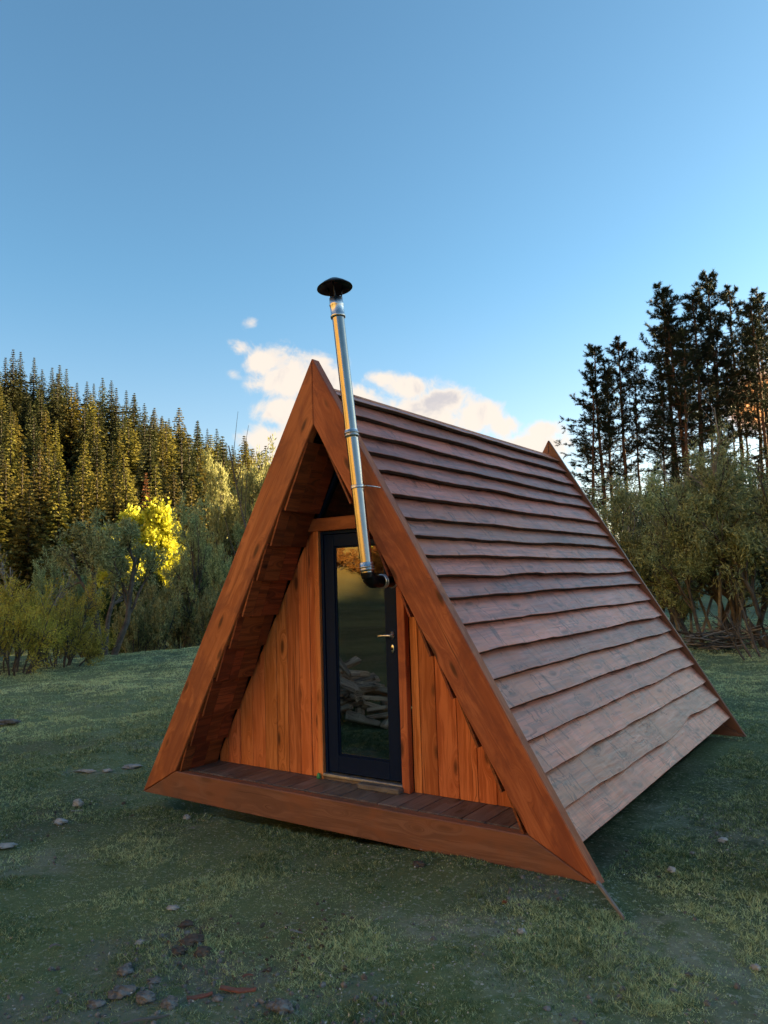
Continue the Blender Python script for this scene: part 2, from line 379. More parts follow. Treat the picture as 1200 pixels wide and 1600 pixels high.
def bare(x, y):
    out = [0, 0, 0]
    jit = (fbm(x*3.1, y*3.1, 51, 4)-.47)*1.5
    for px, py, rx, ry, s, k in PATCH:
        # patches lie along the line of sight's right axis
        dx = x-px; dy = y-py; a = (dx*RT[0]+dy*RT[1])/rx; b = (dx*FW[0]+dy*FW[1])/(ry*1.6)
        v = .5*s*ss(1.25, .45, np.sqrt(a*a+b*b)+jit)
        out[k] = np.maximum(out[k], v)
    return out
azs = np.unique(np.concatenate([np.linspace(-180, 180, 91), np.linspace(-46, 46, 381)])); azs = azs[:-1]
rad = np.concatenate([[0.0], np.geomspace(.35, 2600, 440)])
aa, rd = np.meshgrid(np.radians(azs), rad[1:])
gx, gy = RF(rd*np.sin(aa), rd*np.cos(aa)); gx = gx.ravel(); gy = gy.ravel()
gzv = terrain(gx, gy); na = len(azs); nr = len(rad)-1
i = np.arange(nr-1)[:, None]*na; j = np.arange(na)[None]; j2 = (j+1) % na
GF = np.stack([i+j, i+j2, i+na+j2, i+na+j], -1).reshape(-1, 4)[:, ::-1]
c0 = terrain(np.array([CAM[0]]), np.array([CAM[1]]))
GV = np.concatenate([np.stack([gx, gy, gzv], -1), [[CAM[0], CAM[1], c0[0]]]])
tri = np.stack([np.full(na, len(GV)-1), np.arange(na), (np.arange(na)+1) % na], -1)[:, ::-1]
b3 = bare(GV[:, 0], GV[:, 1])
M, T = newmat('meadow_ground')
pos = T.n('ShaderNodeNewGeometry').outputs['Position']
at = lambda n: T.n('ShaderNodeAttribute', attribute_name=n).outputs['Fac']
na_ = T.noise(pos, .9, 6, .6, .3); nb = T.noise(pos, 7., 6, .65); nc = T.noise(pos, 60., 4, .7); nd = T.noise(pos, .13, 4, .6)
col = T.mix(T.mapr(nb, .3, .7), (.035, .052, .024), (.10, .125, .06))
col = T.mix(T.mapr(na_, .48, .66, 0., .45), col, (.17, .18, .13))
col = T.mix(T.mapr(nd, .38, .6, 0., .6), col, (.19, .24, .10))
col = T.mix(T.mapr(nc, .42, .62, 0., .75), col, T.mix(.25, col, (.02, .025, .015)))
ne = T.noise(pos, 34., 3, .6); col = T.mix(T.mapr(ne, .56, .66, 0., .6), col, (.36, .38, .30))
col = T.mix(at('dry'), col, T.mix(na_, (.42, .27, .08), (.30, .21, .07)))
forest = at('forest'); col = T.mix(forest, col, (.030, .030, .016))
brk = T.mapr(nb, .28, .62)
col = T.mix(T.math('MULTIPLY', at('pale'), T.mapr(nb, .36, .56)), col, T.mix(nc, (.22, .20, .17), (.40, .37, .32)))
col = T.mix(T.math('MULTIPLY', at('soil'), T.mapr(nb, .34, .54)), col, T.mix(nc, (.045, .032, .024), (.11, .075, .055)))
col = T.mix(T.math('MULTIPLY', at('gravel'), T.mapr(nb, .32, .54)), col, T.mix(nc, (.07, .07, .075), (.26, .25, .25)))
hgt = T.math('ADD', T.math('MULTIPLY', nb, .6), T.math('MULTIPLY', nc, .4))
bmp = T.n('ShaderNodeBump', ins={'Strength': .8, 'Distance': .04, 'Height': hgt}).outputs[0]
finish(T, principled(T, color=col, rough=.95, spec=.15, normal=bmp)); M_GROUND = M
gR, gF = toRF(GV[:, 0], GV[:, 1])
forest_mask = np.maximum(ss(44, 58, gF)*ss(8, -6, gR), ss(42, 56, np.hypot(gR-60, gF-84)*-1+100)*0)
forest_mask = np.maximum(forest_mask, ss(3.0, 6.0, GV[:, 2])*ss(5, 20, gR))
ground = obj_np('meadow', GV, [GF, tri], M_GROUND, None, True, {'pale': b3[0], 'soil': b3[1], 'gravel': b3[2], 'forest': forest_mask, 'dry': np.maximum(ss(-44, -62, gR)*ss(60, 30, gF), ss(-66, -90, gF)*ss(60, 0, gR))})
tag(ground, 'grazed green meadow rising to wooded hills', 'meadow', kind='structure')

# ------------------------------------------------------------------ the cabin
Wd, H, D, Hi, zd, P = 2.1848, 3.7178, 4.9147, 3.171, .241, .46
SL = Wd/H; L = math.hypot(Wd, H); ALPHA = math.atan2(Wd, H)
FT = .092                                            # fascia thickness
Wi = SL*(Hi-zd)
cabin = empty('cabin', (0, 0, 0))
tag(cabin, 'small wooden A-frame cabin with overlapping plank roof standing on the meadow', 'cabin')
def frame_tri(y, mat_f, mat_b, FT=FT):
    for s in (-1, 1):
        ux = Vector((s*Wd, 0, -H)).normalized()
        uy = Vector((-s*H, 0, -Wd)).normalized()      # towards the inside
        O = Vector((0, y, H))
        def uv(x, z): q = Vector((x, y, z))-O; return (q.dot(ux), q.dot(uy))
        pts = [uv(s*.0015, H), uv(s*Wd, 0), uv(s*Wi, zd), uv(s*.0015, Hi)]
        o = Vector(O)
        if ux.cross(uy).y < 0: o = o+Vector((0, FT, 0))
        board('fascia_board', pts, o, ux, uy, FT, mat_f, cabin, .006)
    g = .0025
    ix, iz = Wi-Wd, zd
    pts = [(-Wd+.012, 0), (Wd-.012, 0), (Wi-.001, zd-.004), (-Wi+.001, zd-.004)]
    board('base_board', pts, (0, y+FT-.004, 0), (1, 0, 0), (0, 0, 1), FT-.006, mat_b, cabin, .006)
frame_tri(0, M_FASCIA, M_BASE)
frame_tri(D-.045, M_BASE, M_BASE, .045)

# roof boards: live-edged planks lapping down both slopes
S = [.185, .334, .518, .72, .915, 1.103, 1.331, 1.539, 1.714, 1.887, 2.078, 2.256, 2.475, 2.705, 2.91, 3.134, 3.367, 3.596, 3.834, 4.053]
def roof_board(k, side):
    y0, y1 = FT+.003, D-.048; n = 56
    ys = np.linspace(y0, y1, n); s0 = S[k]-.085; s1 = S[k+1]
    if k == 0: s0 = S[0]
    r = np.random.default_rng(100+k*2+(side > 0))
    q = r.uniform(0, 100)
    wav = (fbm(ys*1.3+q, ys*0+k, 5, 4)-.47)*.05 + (fbm(ys*6+q, ys*0, 8, 3)-.45)*.018
    if k == 17: wav = wav+.055*np.exp(-((ys-2.55)/.45)**2)-.05*np.exp(-((ys-3.6)/.35)**2)+.03*np.exp(-((ys-1.4)/.5)**2)
    if k in (18,): wav = wav*.2
    wav = wav*(.5+.5*r.random()); wav -= np.interp(ys, [y0, y1], [wav[0], wav[-1]])*.6
    warp = (fbm(ys*.9+q, ys*0+3, 15, 3)-.45)*.02
    lo = -.026+warp+r.uniform(-.004, .004); hi = -.100                        # offset of outer face from the fascia's outer plane
    th = .036+r.uniform(-.003, .005)
    prof = []
    for i in range(n):
        a = s0; b = s1+wav[i]; m1 = a+(b-a)*.55; cup = .001
        prof.append([(a, hi), (m1, hi+(lo[i]-hi)*.55+cup), (b-.003, lo[i]), (b, lo[i]-.003), (b+.002, lo[i]-th+.003), (b-.003, lo[i]-th), (a, hi-th*.6)])
    A = np.array(prof)                                                       # n,7,2
    c_s = (s0+s1)/2; m_ = A.shape[1]
    V = np.stack([np.repeat(ys[:, None], m_, 1)-D/2, -(A[..., 0]-c_s), A[..., 1]], -1).reshape(-1, 3)
    i = np.arange(n-1)[:, None]*m_; j = np.arange(m_)[None]; j2 = (j+1) % m_
    F = np.stack([i+j, i+j2, i+m_+j2, i+m_+j], -1).reshape(-1, 4)
    caps = [np.arange(m_)[None, :], (np.arange(m_)+(n-1)*m_)[None, ::-1]]
    ux = Vector((0, 1, 0)); down = Vector((side*Wd, 0, -H))/L; nrm = Vector((side*H, 0, Wd))/L
    if side < 0: V = V*np.array([1, 1, 1])
    m = Matrix((ux, -down, nrm)).transposed().to_4x4(); m.translation = Vector((0, D/2, H))+down*c_s
    o = obj_np('roof_board', V, [F]+caps, M_ROOF, cabin, False)
    o.data.materials.append(M_LIPSHADE); mi = np.zeros(len(o.data.polygons), dtype=np.int32); q_ = np.tile(np.arange(m_), n-1); mi[:len(q_)][(q_ >= 3) & (q_ <= 5)] = 1; o.data.polygons.foreach_set('material_index', mi)  # lip and underside faces take the painted lap shadow
    o.matrix_basis = m
    return o
for k in range(19):
    for side in (1, -1): roof_board(k, side)
# sheathing below the boards, ridge strip
for side in (1, -1):
    down = Vector((side*Wd, 0, -H))/L; nrm = Vector((side*H, 0, Wd))/L
    yy = Vector((0, 1, 0)); uz = yy.cross(down)
    o0 = Vector((0, 0, H))+nrm*(-.165 if uz.dot(nrm) > 0 else -.150)
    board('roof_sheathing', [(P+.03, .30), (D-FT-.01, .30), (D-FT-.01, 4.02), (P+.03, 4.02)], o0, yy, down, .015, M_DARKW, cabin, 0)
board('ridge_strip', [(FT+.01, -.04), (D-FT-.01, -.04), (D-FT-.01, .04), (FT+.01, .04)], (0, 0, H-.232), (0, 1, 0), (-1, 0, 0), .02, M_ROOF, cabin, .004)

# soffit inside the porch
ZB = [3.02, 2.507, 2.223, 1.936, 1.633, 1.356, 1.072, .759, .486, .236]
def xs_in(z): return SL*(Hi-z)-.022
rs = np.random.default_rng(5)
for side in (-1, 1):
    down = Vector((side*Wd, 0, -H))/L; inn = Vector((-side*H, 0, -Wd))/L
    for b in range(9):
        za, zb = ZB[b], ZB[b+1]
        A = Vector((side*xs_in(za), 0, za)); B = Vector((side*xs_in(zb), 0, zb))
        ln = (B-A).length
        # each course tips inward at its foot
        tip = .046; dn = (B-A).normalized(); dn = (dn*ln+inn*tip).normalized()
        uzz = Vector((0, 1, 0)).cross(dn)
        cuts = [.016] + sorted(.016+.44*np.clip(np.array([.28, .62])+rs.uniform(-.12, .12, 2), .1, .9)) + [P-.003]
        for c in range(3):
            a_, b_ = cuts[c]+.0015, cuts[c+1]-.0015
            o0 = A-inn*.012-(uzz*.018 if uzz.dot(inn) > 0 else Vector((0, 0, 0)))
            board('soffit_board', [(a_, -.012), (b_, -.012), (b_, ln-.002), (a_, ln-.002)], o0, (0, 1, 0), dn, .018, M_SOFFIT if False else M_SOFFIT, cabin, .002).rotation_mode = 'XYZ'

for x_, y_ in ((-1.7, .75), (-.6, .7), (1.5, .7), (1.62, 4.6), (1.6, 2.4), (-1.9, 4.6)):
    box('foundation_block', (x_, y_, -.085), (.22, .16, .16), M_DSTONE, cabin, .012)
# porch deck and floor
DX = 1.72
n = 19; w = 2*DX/n
for k in range(n):
    x = -DX+w*(k+.5)
    box('deck_board', (x, (FT+P-.01)/2+.045, zd-.017), (w-.006, P+.05-FT, .026), M_DECK, cabin, .003, 'Y')
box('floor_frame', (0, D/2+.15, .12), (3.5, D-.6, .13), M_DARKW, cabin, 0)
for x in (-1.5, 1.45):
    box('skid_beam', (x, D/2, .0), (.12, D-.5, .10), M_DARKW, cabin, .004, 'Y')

# front wall: vertical planks cut to the slope, around the door
ZF = zd-.003
DXL, DXR = -.337, .4665
def wall_plank(a, b, zlo, name='wall_plank', mat=None, y=P, t=.022, zmax=9):
    za = min(Hi-abs(a)/SL-.03, zmax); zb = min(Hi-abs(b)/SL-.03, zmax)
    if max(za, zb) < zlo+.02: return
    pts = [(zlo, -a), (zlo, -b), (max(zb, zlo+.001), -b), (max(za, zlo+.001), -a)]
    return board(name, pts, (0, y, 0), (0, 0, 1), (-1, 0, 0), t, mat or M_WALL, cabin, .003) if False else \
        board(name, [(zlo, a), (zlo, b), (max(zb, zlo+.001), b), (max(za, zlo+.001), a)], (0, y+t, 0), (0, 0, 1), (1, 0, 0), t, mat or M_WALL, cabin, .003)
left = [-1.66, -1.54, -1.382, -1.22, -1.061, -.907, -.771, -.628, -.502, -.400]
jr = np.random.default_rng(3)
for a, b in zip(left[:-1], left[1:]): wall_plank(a+.002, b-.002, ZF, y=P+jr.uniform(-.003, .004))
right = [.545, .621, .767, .948, 1.111, 1.262, 1.42, 1.58, 1.69]
for a, b in zip(right[:-1], right[1:]): wall_plank(a+.002, b-.002, ZF, y=P+jr.uniform(-.003, .004))
# jamb trims and lintel
ZT = 2.352
box('door_trim', (-.368, P-.004, (ZF+ZT)/2), (.055, .05, ZT-ZF), M_WALL, cabin, .004, 'Z')
box('door_trim', (.506, P-.010, (ZF+ZT-.45)/2), (.072, .06, ZT-ZF-.45), M_FASCIA, cabin, .004, 'Z')
lz0, lz1 = ZT-.012, 2.452
def xin(z): return SL*(Hi-z)-.03
board('lintel', [(-xin(lz0)+.002, lz0), (xin(lz0)-.002, lz0), (xin(lz1)-.002, lz1), (-xin(lz1)+.002, lz1)], (0, P+.04, 0), (1, 0, 0), (0, 0, 1), .075, M_FASCIA, cabin, .004)
# gable window above the lintel
gw = board('gable_window', [(-xin(lz1)+.03, lz1+.003), (xin(lz1)-.03, lz1+.003), (0, Hi-.09)], (0, P+.05, 0), (1, 0, 0), (0, 0, 1), .012, M_GLASS, cabin, 0)
for s in (-1, 1):
    A = Vector((s*(xin(lz1)-.002), P+.01, lz1)); B = Vector((0, P+.01, Hi-.06)); dv = B-A
    ux = dv.normalized(); uy = Vector((0, 1, 0)).cross(ux)*(1)
    if uy.x*s > 0: uy = -uy
    uz = ux.cross(uy)
    board('frame', [(0, 0), (dv.length, 0), (dv.length, .03), (0, .03)], A+(Vector((0, .05, 0)) if uz.y < 0 else Vector((0, 0, 0))), ux, uy, .05, M_NAVY, gw, .002, gw.matrix_basis.inverted())
# interior behind the glass: back wall, dark room
board('rear_wall', [(-1.95, .25), (1.95, .25), (0, 3.30)], (0, D-FT-.05, 0), (1, 0, 0), (0, 0, 1), .03, M_WALL, cabin, 0)

# ---- the door
door = box('door', (0, P+.028, 0), (.001, .001, .001), M_NAVY, cabin, 0)
bpy.data.objects.remove(door)
def door_build():
    x0, x1, z0, z1 = DXL, DXR-.003, .292, ZT-.014
    st = .105
    a = Acc()
    bm = bmesh.new()
    def bx(xa, xb, za, zb, ya, yb, bv=.004):
        r = bmesh.ops.create_cube(bm, size=1.)
        for v in r['verts']: v.co = Vector(((xa+xb)/2+v.co.x*(xb-xa), (ya+yb)/2+v.co.y*(yb-ya), (za+zb)/2+v.co.z*(zb-za)))
    # outer jamb
    j = .028
    bx(x0, x0+j, z0, z1, P-.002, P+.07); bx(x1-j, x1, z0, z1, P-.002, P+.07); bx(x0+j+.001, x1-j-.001, z1-j, z1, P-.002, P+.07)
    # leaf stiles and rails
    l0, l1, b0, t0 = x0+j+.005, x1-j-.005, z0+.012, z1-j-.005
    bx(l0, l0+st, b0, t0, P+.008, P+.062); bx(l1-st, l1, b0, t0, P+.008, P+.062)
    bx(l0+st+.0006, l1-st-.0006, t0-st, t0, P+.008, P+.062); bx(l0+st+.0006, l1-st-.0006, b0, b0+st+.035, P+.008, P+.062)
    # glazing beads
    gx0, gx1, gz0, gz1 = l0+st, l1-st, b0+st+.035, t0-st
    e = .014
    for (xa, xb, za, zb) in ((gx0+.0006, gx0+e, gz0, gz1), (gx1-e, gx1-.0006, gz0, gz1), (gx0+e+.0006, gx1-e-.0006, gz1-e, gz1-.0006), (gx0+e+.0006, gx1-e-.0006, gz0+.0006, gz0+e)):
        bx(xa, xb, za, zb, P+.020, P+.050)
    bmesh.ops.bevel(bm, geom=bm.edges[:], offset=.003, segments=1, affect='EDGES')
    d = obj_bm('door', bm, M_NAVY, cabin); d['label'] = 'dark navy framed glass door'
    board('pane', [(gx0+.002, gz0+.002), (gx1-.002, gz0+.002), (gx1-.002, gz1-.002), (gx0+.002, gz1-.002)], (0, P+.036, 0), (1, 0, 0), (0, 0, 1), .008, M_GLASS, d, 0)
    hx = l1-.038; hz = 1.452
    acc = Acc()
    V, F = lathe([(0, 0), (.026, 0), (.026, .008), (.010, .010), (.010, .045), (0, .045)], 20)
    V = np.stack([V[:, 0]*.62, -V[:, 2], V[:, 1]*1.25], -1)+np.array([hx, P+.008, hz]); acc.add(V, F)
    V, F = tube([(hx+.004, P-.034, hz), (hx-.02, P-.036, hz), (hx-.06, P-.036, hz-.002), (hx-.115, P-.034, hz-.006), (hx-.122, P-.034, hz-.006)], [.009, .0095, .009, .008, .003], 10); acc.add(V, F)
    acc.obj('handle', M_CHROME, d, True)
    V, F = lathe([(0, 0), (.024, 0), (.024, .006), (.020, .009), (0, .009)], 24)
    V = np.stack([V[:, 0]*.62, -V[:, 2], V[:, 1]*1.4], -1)+np.array([hx, P+.008, hz-.105]); e1 = obj_np('keyhole_plate', V, F, M_CHROME, d, True)
    V, F = lathe([(0, 0), (.008, 0), (.008, .004), (0, .004)], 14)
    V = np.stack([V[:, 0], -V[:, 2], V[:, 1]*1.6], -1)+np.array([hx, P-.0015, hz-.107]); obj_np('keyhole', V, F, M_BLACK, d, True)
    box('door_sill', ((x0+x1)/2, P+.01, .279), (x1-x0+.01, .085, .022), M_ALU, cabin, .003)
    box('step_board', ((x0+x1)/2-.01, P+.015, .252), (x1-x0+.02, .06, .03), M_DECK, cabin, .003)
door_build()
# ---- flue pipe
fl = None
p0 = Vector((.592, -.12, 1.955)); p1 = Vector((.372, -.12, 4.02)); ax = (p1-p0).normalized()
pr = .0475
def ring_along(t, r, h): return None
V, F = tube([p0, p0+(p1-p0)*.5, p1], pr, 40)
fl = obj_np('chimney', V, F, M_STEEL, cabin, True); fl['label'] = 'shiny stainless flue pipe leaning slightly left'
q = ax.to_track_quat('Z', 'Y').to_matrix().to_4x4()
def along(name, prof, t, mat):
    V, F = lathe(prof, 40); o = obj_np(name, V, F, mat, fl, True); m = q.copy(); m.translation = p0+(p1-p0)*t; o.matrix_basis = m; return o
bead = lambda r, z: [(r, z-.006), (r+.005, z-.004), (r+.007, z), (r+.005, z+.004), (r, z+.006)]
along('collar', [(pr+.002, -.035)]+bead(pr+.003, -.02)+bead(pr+.003, .0)+[(pr+.004, .03), (pr+.001, .034)], .02, M_STEEL2)
along('collar', [(pr+.001, -.03)]+bead(pr+.003, -.012)+bead(pr+.003, .010)+[(pr+.002, .035)], .507, M_STEEL2)
along('collar', [(pr+.002, -.06), (pr+.010, -.056), (pr+.012, -.04), (pr+.006, -.03), (pr+.006, .04), (pr+.011, .05), (pr+.006, .06), (pr+.006, .105), (pr-.004, .11), (pr-.004, .0)], .985, M_STEEL2)
along('clamp', [(pr+.0005, -.012), (pr+.005, -.012), (pr+.005, -.004), (pr+.003, -.002), (pr+.005, .004), (pr+.005, .012), (pr+.0005, .012)], .31, M_STEEL2)
c = p0+(p1-p0)*.31
V, F = tube([c+Vector((pr, 0, 0)), c+Vector((pr+.03, -.004, .004)), c+Vector((pr+.06, .05, 0)), c+Vector((pr+.075, .12, -.004))], .005, 8); obj_np('bracket', V, F, M_STEEL2, fl, True)
# rain cap: shallow cone on three struts
V, F = lathe([(.001, .075), (.05, .062), (.10, .030), (.138, .0), (.140, -.006), (.134, -.008), (.10, .016), (.05, .045), (.001, .055)], 48)
cap = obj_np('chimney_cap', V, F, M_BLACK, fl, True); m = q.copy(); m.translation = p1+ax*.165; cap.matrix_basis = m
for k in range(3):
    a = k*2.094+.5; b = p1+ax*.07; rad_v = q.to_3x3() @ Vector((math.cos(a), math.sin(a), 0))
    V, F = tube([b+rad_v*pr, b+rad_v*(pr+.004)+ax*.06, b+rad_v*(pr+.02)+ax*.115], .006, 6); obj_np('cap_strut', V, F, M_BLACK, fl, True)
# elbow and horizontal run back to the wall
arc = []
e0 = p0.copy(); rb = .066
for k in range(9):
    t = k/8*math.pi/2; arc.append(e0+Vector((0.01*(k/8), rb-rb*math.cos(t), -rb*math.sin(t))))
V, F = tube(arc, pr+.003, 28); obj_np('elbow', V, F, M_BLACK, fl, True)
h0 = arc[-1]; h1 = Vector((h0.x+.01, P, h0.z))
V, F = tube([h0, (h0+h1)/2, h1], pr, 28); obj_np('flue_run', V, F, M_BLACK, fl, True)
for y in (.035, .06, .17, .30):
    V, F = lathe([(pr, -.008), (pr+.006, -.006), (pr+.008, 0), (pr+.006, .006), (pr, .008)], 28)
    o = obj_np('joint_ring', V, F, M_STEEL2, fl, True); o.matrix_basis = Matrix.Translation((h0.x+.004, y, h0.z)) @ Matrix.Rotation(math.pi/2, 4, 'X')
V, F = lathe([(pr, -.02), (.085, -.02), (.085, .0), (pr, .0)], 28)
o = obj_np('wall_flange', V, F, M_BLACK, fl, True); o.matrix_basis = Matrix.Translation((h1.x, P-.004, h1.z)) @ Matrix.Rotation(math.pi/2, 4, 'X')

# pieces lying on the porch
pb = box('wooden_block', (.285, P-.075, zd+.018), (.40, .085, .042), M_GREYWOOD, None, .008); pb.rotation_euler.z += .02
tag(pb, 'short grey weathered wood block lying on the porch before the door sill', 'wood block')
gp = bmesh.new(); bmesh.ops.create_icosphere(gp, subdivisions=2, radius=.03)
for v in gp.verts: v.co = Vector((v.co.x*.75, v.co.y*.5, v.co.z*1.25 if v.co.z > 0 else v.co.z*.6))
g = obj_bm('green_doorstop', gp, M_GREEN, None, Matrix.Translation((-.372, P-.052, zd+.018)), True)
tag(g, 'small green plastic wedge at the foot of the left door trim', 'doorstop')

# ------------------------------------------------------------------ plants
def branch_tree(seed, p):
    """recursive woody plant: returns tubes for the wood and an array of leaf anchors (pos, dir)"""
    r = np.random.default_rng(seed); tubes = []; leaves = []
    def grow(pos, d, ln, rad, lvl):
        n = p['seg'][lvl]; pts = [pos.copy()]; dd = d.copy(); cur = pos.copy()
        for i in range(n):
            dd = dd+r.normal(0, p['wob'][lvl], 3)+np.array([0, 0, p['up'][lvl]]); dd /= np.linalg.norm(dd)
            cur = cur+dd*ln/n; pts.append(cur.copy())
        pts = np.array(pts); last = lvl == p['lv']-1
        rads = np.linspace(rad, rad*(.35 if last else .5), n+1)
        tubes.append((pts, rads, 8 if lvl == 0 else (5 if lvl == 1 else 3)))
        if lvl >= p['leaf_from']:
            k = p['nleaf'][lvl]; t = r.uniform(.08, 1., k)*n; ii = np.minimum(t.astype(int), n-1); fr = (t-ii)[:, None]
            P_ = pts[ii]*(1-fr)+pts[ii+1]*fr; Dd = pts[ii+1]-pts[ii]; Dd /= np.linalg.norm(Dd, axis=1)[:, None]
            leaves.append(np.concatenate([P_, Dd], 1))
        if not last:
            k = r.poisson(p['kids'][lvl]) if lvl else p['kids'][lvl]
            for q in range(max(k, 1)):
                t = r.uniform(p['from'][lvl], 1.0)*n; i0 = min(int(t), n-1); f_ = t-i0
                b = pts[i0]*(1-f_)+pts[i0+1]*f_; ax_ = pts[i0+1]-pts[i0]; ax_ /= np.linalg.norm(ax_)
                pv = r.normal(0, 1, 3); pv -= ax_*(pv@ax_); pv /= np.linalg.norm(pv)
                an = p['ang'][lvl]*r.uniform(.6, 1.25)
                grow(b, ax_*math.cos(an)+pv*math.sin(an), ln*p['ratio'][lvl]*r.uniform(.65, 1.2)*(1.15-.45*t/n), rads[i0]*.62, lvl+1)
    for s in range(p['stems']):
        a = 2*math.pi*(s+r.uniform(-.3, .3))/p['stems']; sp = p['spread']*r.uniform(.5, 1.3)
        d = np.array([math.cos(a)*math.sin(sp), math.sin(a)*math.sin(sp), math.cos(sp)])
        if 'lean' in p: d += np.array(p['lean'])
        base = np.array([math.cos(a), math.sin(a), 0])*p.get('base', .12)*r.uniform(.3, 1); base[2] = -.15
        grow(base, d/np.linalg.norm(d), p['len']*r.uniform(.75, 1.15), p['rad']*r.uniform(.75, 1.15), 0)
    return tubes, (np.concatenate(leaves) if leaves else np.zeros((0, 6)))
def leaf_quads(Lv, r, ln, wd, droop=.2, spread=.8):
    n = len(Lv); d = Lv[:, 3:]*.6+r.normal(0, spread*.6, (n, 3)); d[:, 2] -= droop; d /= np.linalg.norm(d, axis=1)[:, None]
    a = np.cross(d, r.normal(0, 1, (n, 3))); a /= np.linalg.norm(a, axis=1)[:, None]+1e-9
    l = (ln*r.uniform(.6, 1.25, n))[:, None]; w = (wd*r.uniform(.7, 1.2, n))[:, None]; p = Lv[:, :3]
    nm = np.cross(d, a)
    V = np.stack([p, p+d*l*.45+a*w*.5+nm*l*.05, p+d*l, p+d*l*.45-a*w*.5+nm*l*.05], 1).reshape(-1, 3)
    F = np.arange(n*4).reshape(-1, 4); tone = np.repeat(np.clip(r.normal(.5, .28, n), 0, 1), 4)
    return V, F, tone
def plant_mesh(seed, p, leaf, mat_leaf, mat_bark, jitter=.04):
    tubes, Lv = branch_tree(seed, p); r = np.random.default_rng(seed+999)
    a = Acc()
    for pts, rads, n in tubes: a.add(*tube(pts, rads, n))
    tm = mesh_np('stems', np.concatenate(a.V), [np.concatenate(f) for f in a.F.values()], mat_bark, True)
    Lv = Lv.copy(); Lv[:, :3] += r.normal(0, jitter, (len(Lv), 3))
    V, F, t = leaf_quads(Lv, r, *leaf)
    cm = mesh_np('crown', V, F, mat_leaf, False, {'tone': t})
    top = np.percentile(V[:, 2], 99.5) if len(V) else max(tb[0][:, 2].max() for tb in tubes)
    return tm, cm, top
def put_plant(name, meshes, loc, rz, h, label, cat, group=None, wx=1.0):
    tm, cm, top = meshes; s = h/top
    e = empty(name, loc, rz); e.scale = (s*wx, s*wx, s); tag(e, label, cat, group)
    o = link(bpy.data.objects.new('trunk' if 'tree' in name or 'willow' in name else 'stem', tm), e)
    if cm: link(bpy.data.objects.new('crown', cm), e)
    return e
WIL = dict(stems=4, spread=.42, len=2.3, rad=.052, base=.25, lv=4, seg=[5, 5, 4, 3], wob=[.13, .16, .2, .22], up=[.05, .10, .05, .02], kids=[8, 5, 4.5], ratio=[.62, .58, .5],
           ang=[.55, .7, .8], leaf_from=2, nleaf=[0, 0, 20, 26])
WIL['from'] = [.16, .2, .12]
SHR = dict(stems=14, spread=.55, len=1.35, rad=.03, base=.5, lv=3, seg=[4, 4, 3], wob=[.15, .2, .25], up=[.05, .06, .03], kids=[8, 5], ratio=[.6, .5], ang=[.5, .7], leaf_from=1, nleaf=[0, 26, 26])
SHR['from'] = [.2, .15]
wil = [plant_mesh(50+k, dict(WIL, stems=3+k % 3), (.085, .020, .15, .9), M_WILLOW, M_BARK) for k in range(3)]
wilo = [plant_mesh(60+k, dict(WIL, stems=3+k), (.10, .030, .15, .9), M_OLIVE2, M_BARK) for k in range(2)]
WILT = dict(WIL, stems=3, spread=.36, rad=.085, kids=[6, 5, 4.5]); WILT['from'] = [.42, .25, .15]
wilt = plant_mesh(66, WILT, (.10, .028, .15, .9), M_WILLOW, M_BARK)
shr_o = [plant_mesh(70+k, SHR, (.075, .022, .05, .8), M_OLIVE, M_BARK) for k in range(2)]
shr_g = [plant_mesh(80+k, SHR, (.085, .032, .1, .9), M_OLIVE2, M_BARK) for k in range(2)]
shr_r = plant_mesh(95, SHR, (.09, .05, .1, .9), M_RUSTLEAF, M_BARK)
shr_d = [plant_mesh(90, SHR, (.09, .04, .1, .9), M_DGREEN, M_BARK)]
# right-hand willow thicket
for k, (px, dist, h, mi, wx, lab) in enumerate([
        (1096, 21.6, 5.1, 0, .85, 'grey-green willow with a thick leaning trunk beside the brush pile'),
        (1150, 22.4, 5.5, 1, .85, 'tallest grey-green willow directly behind the brush pile'),
        (1215, 21.5, 5.2, 2, .8, 'grey-green willow at the right edge of the meadow, cut by the frame'),
        (1010, 24.0, 4.9, 2, .8, 'grey-green willow close behind the rear corner of the cabin roof'),
        (1040, 27.5, 5.2, 1, 1.0, 'darker willow half hidden behind the thicket near the pines')]):
    put_plant('willow', wil[mi], at_dist(px, dist), k*1.7+.4, h, lab, 'willow', 'willows on the right edge of the meadow', wx)
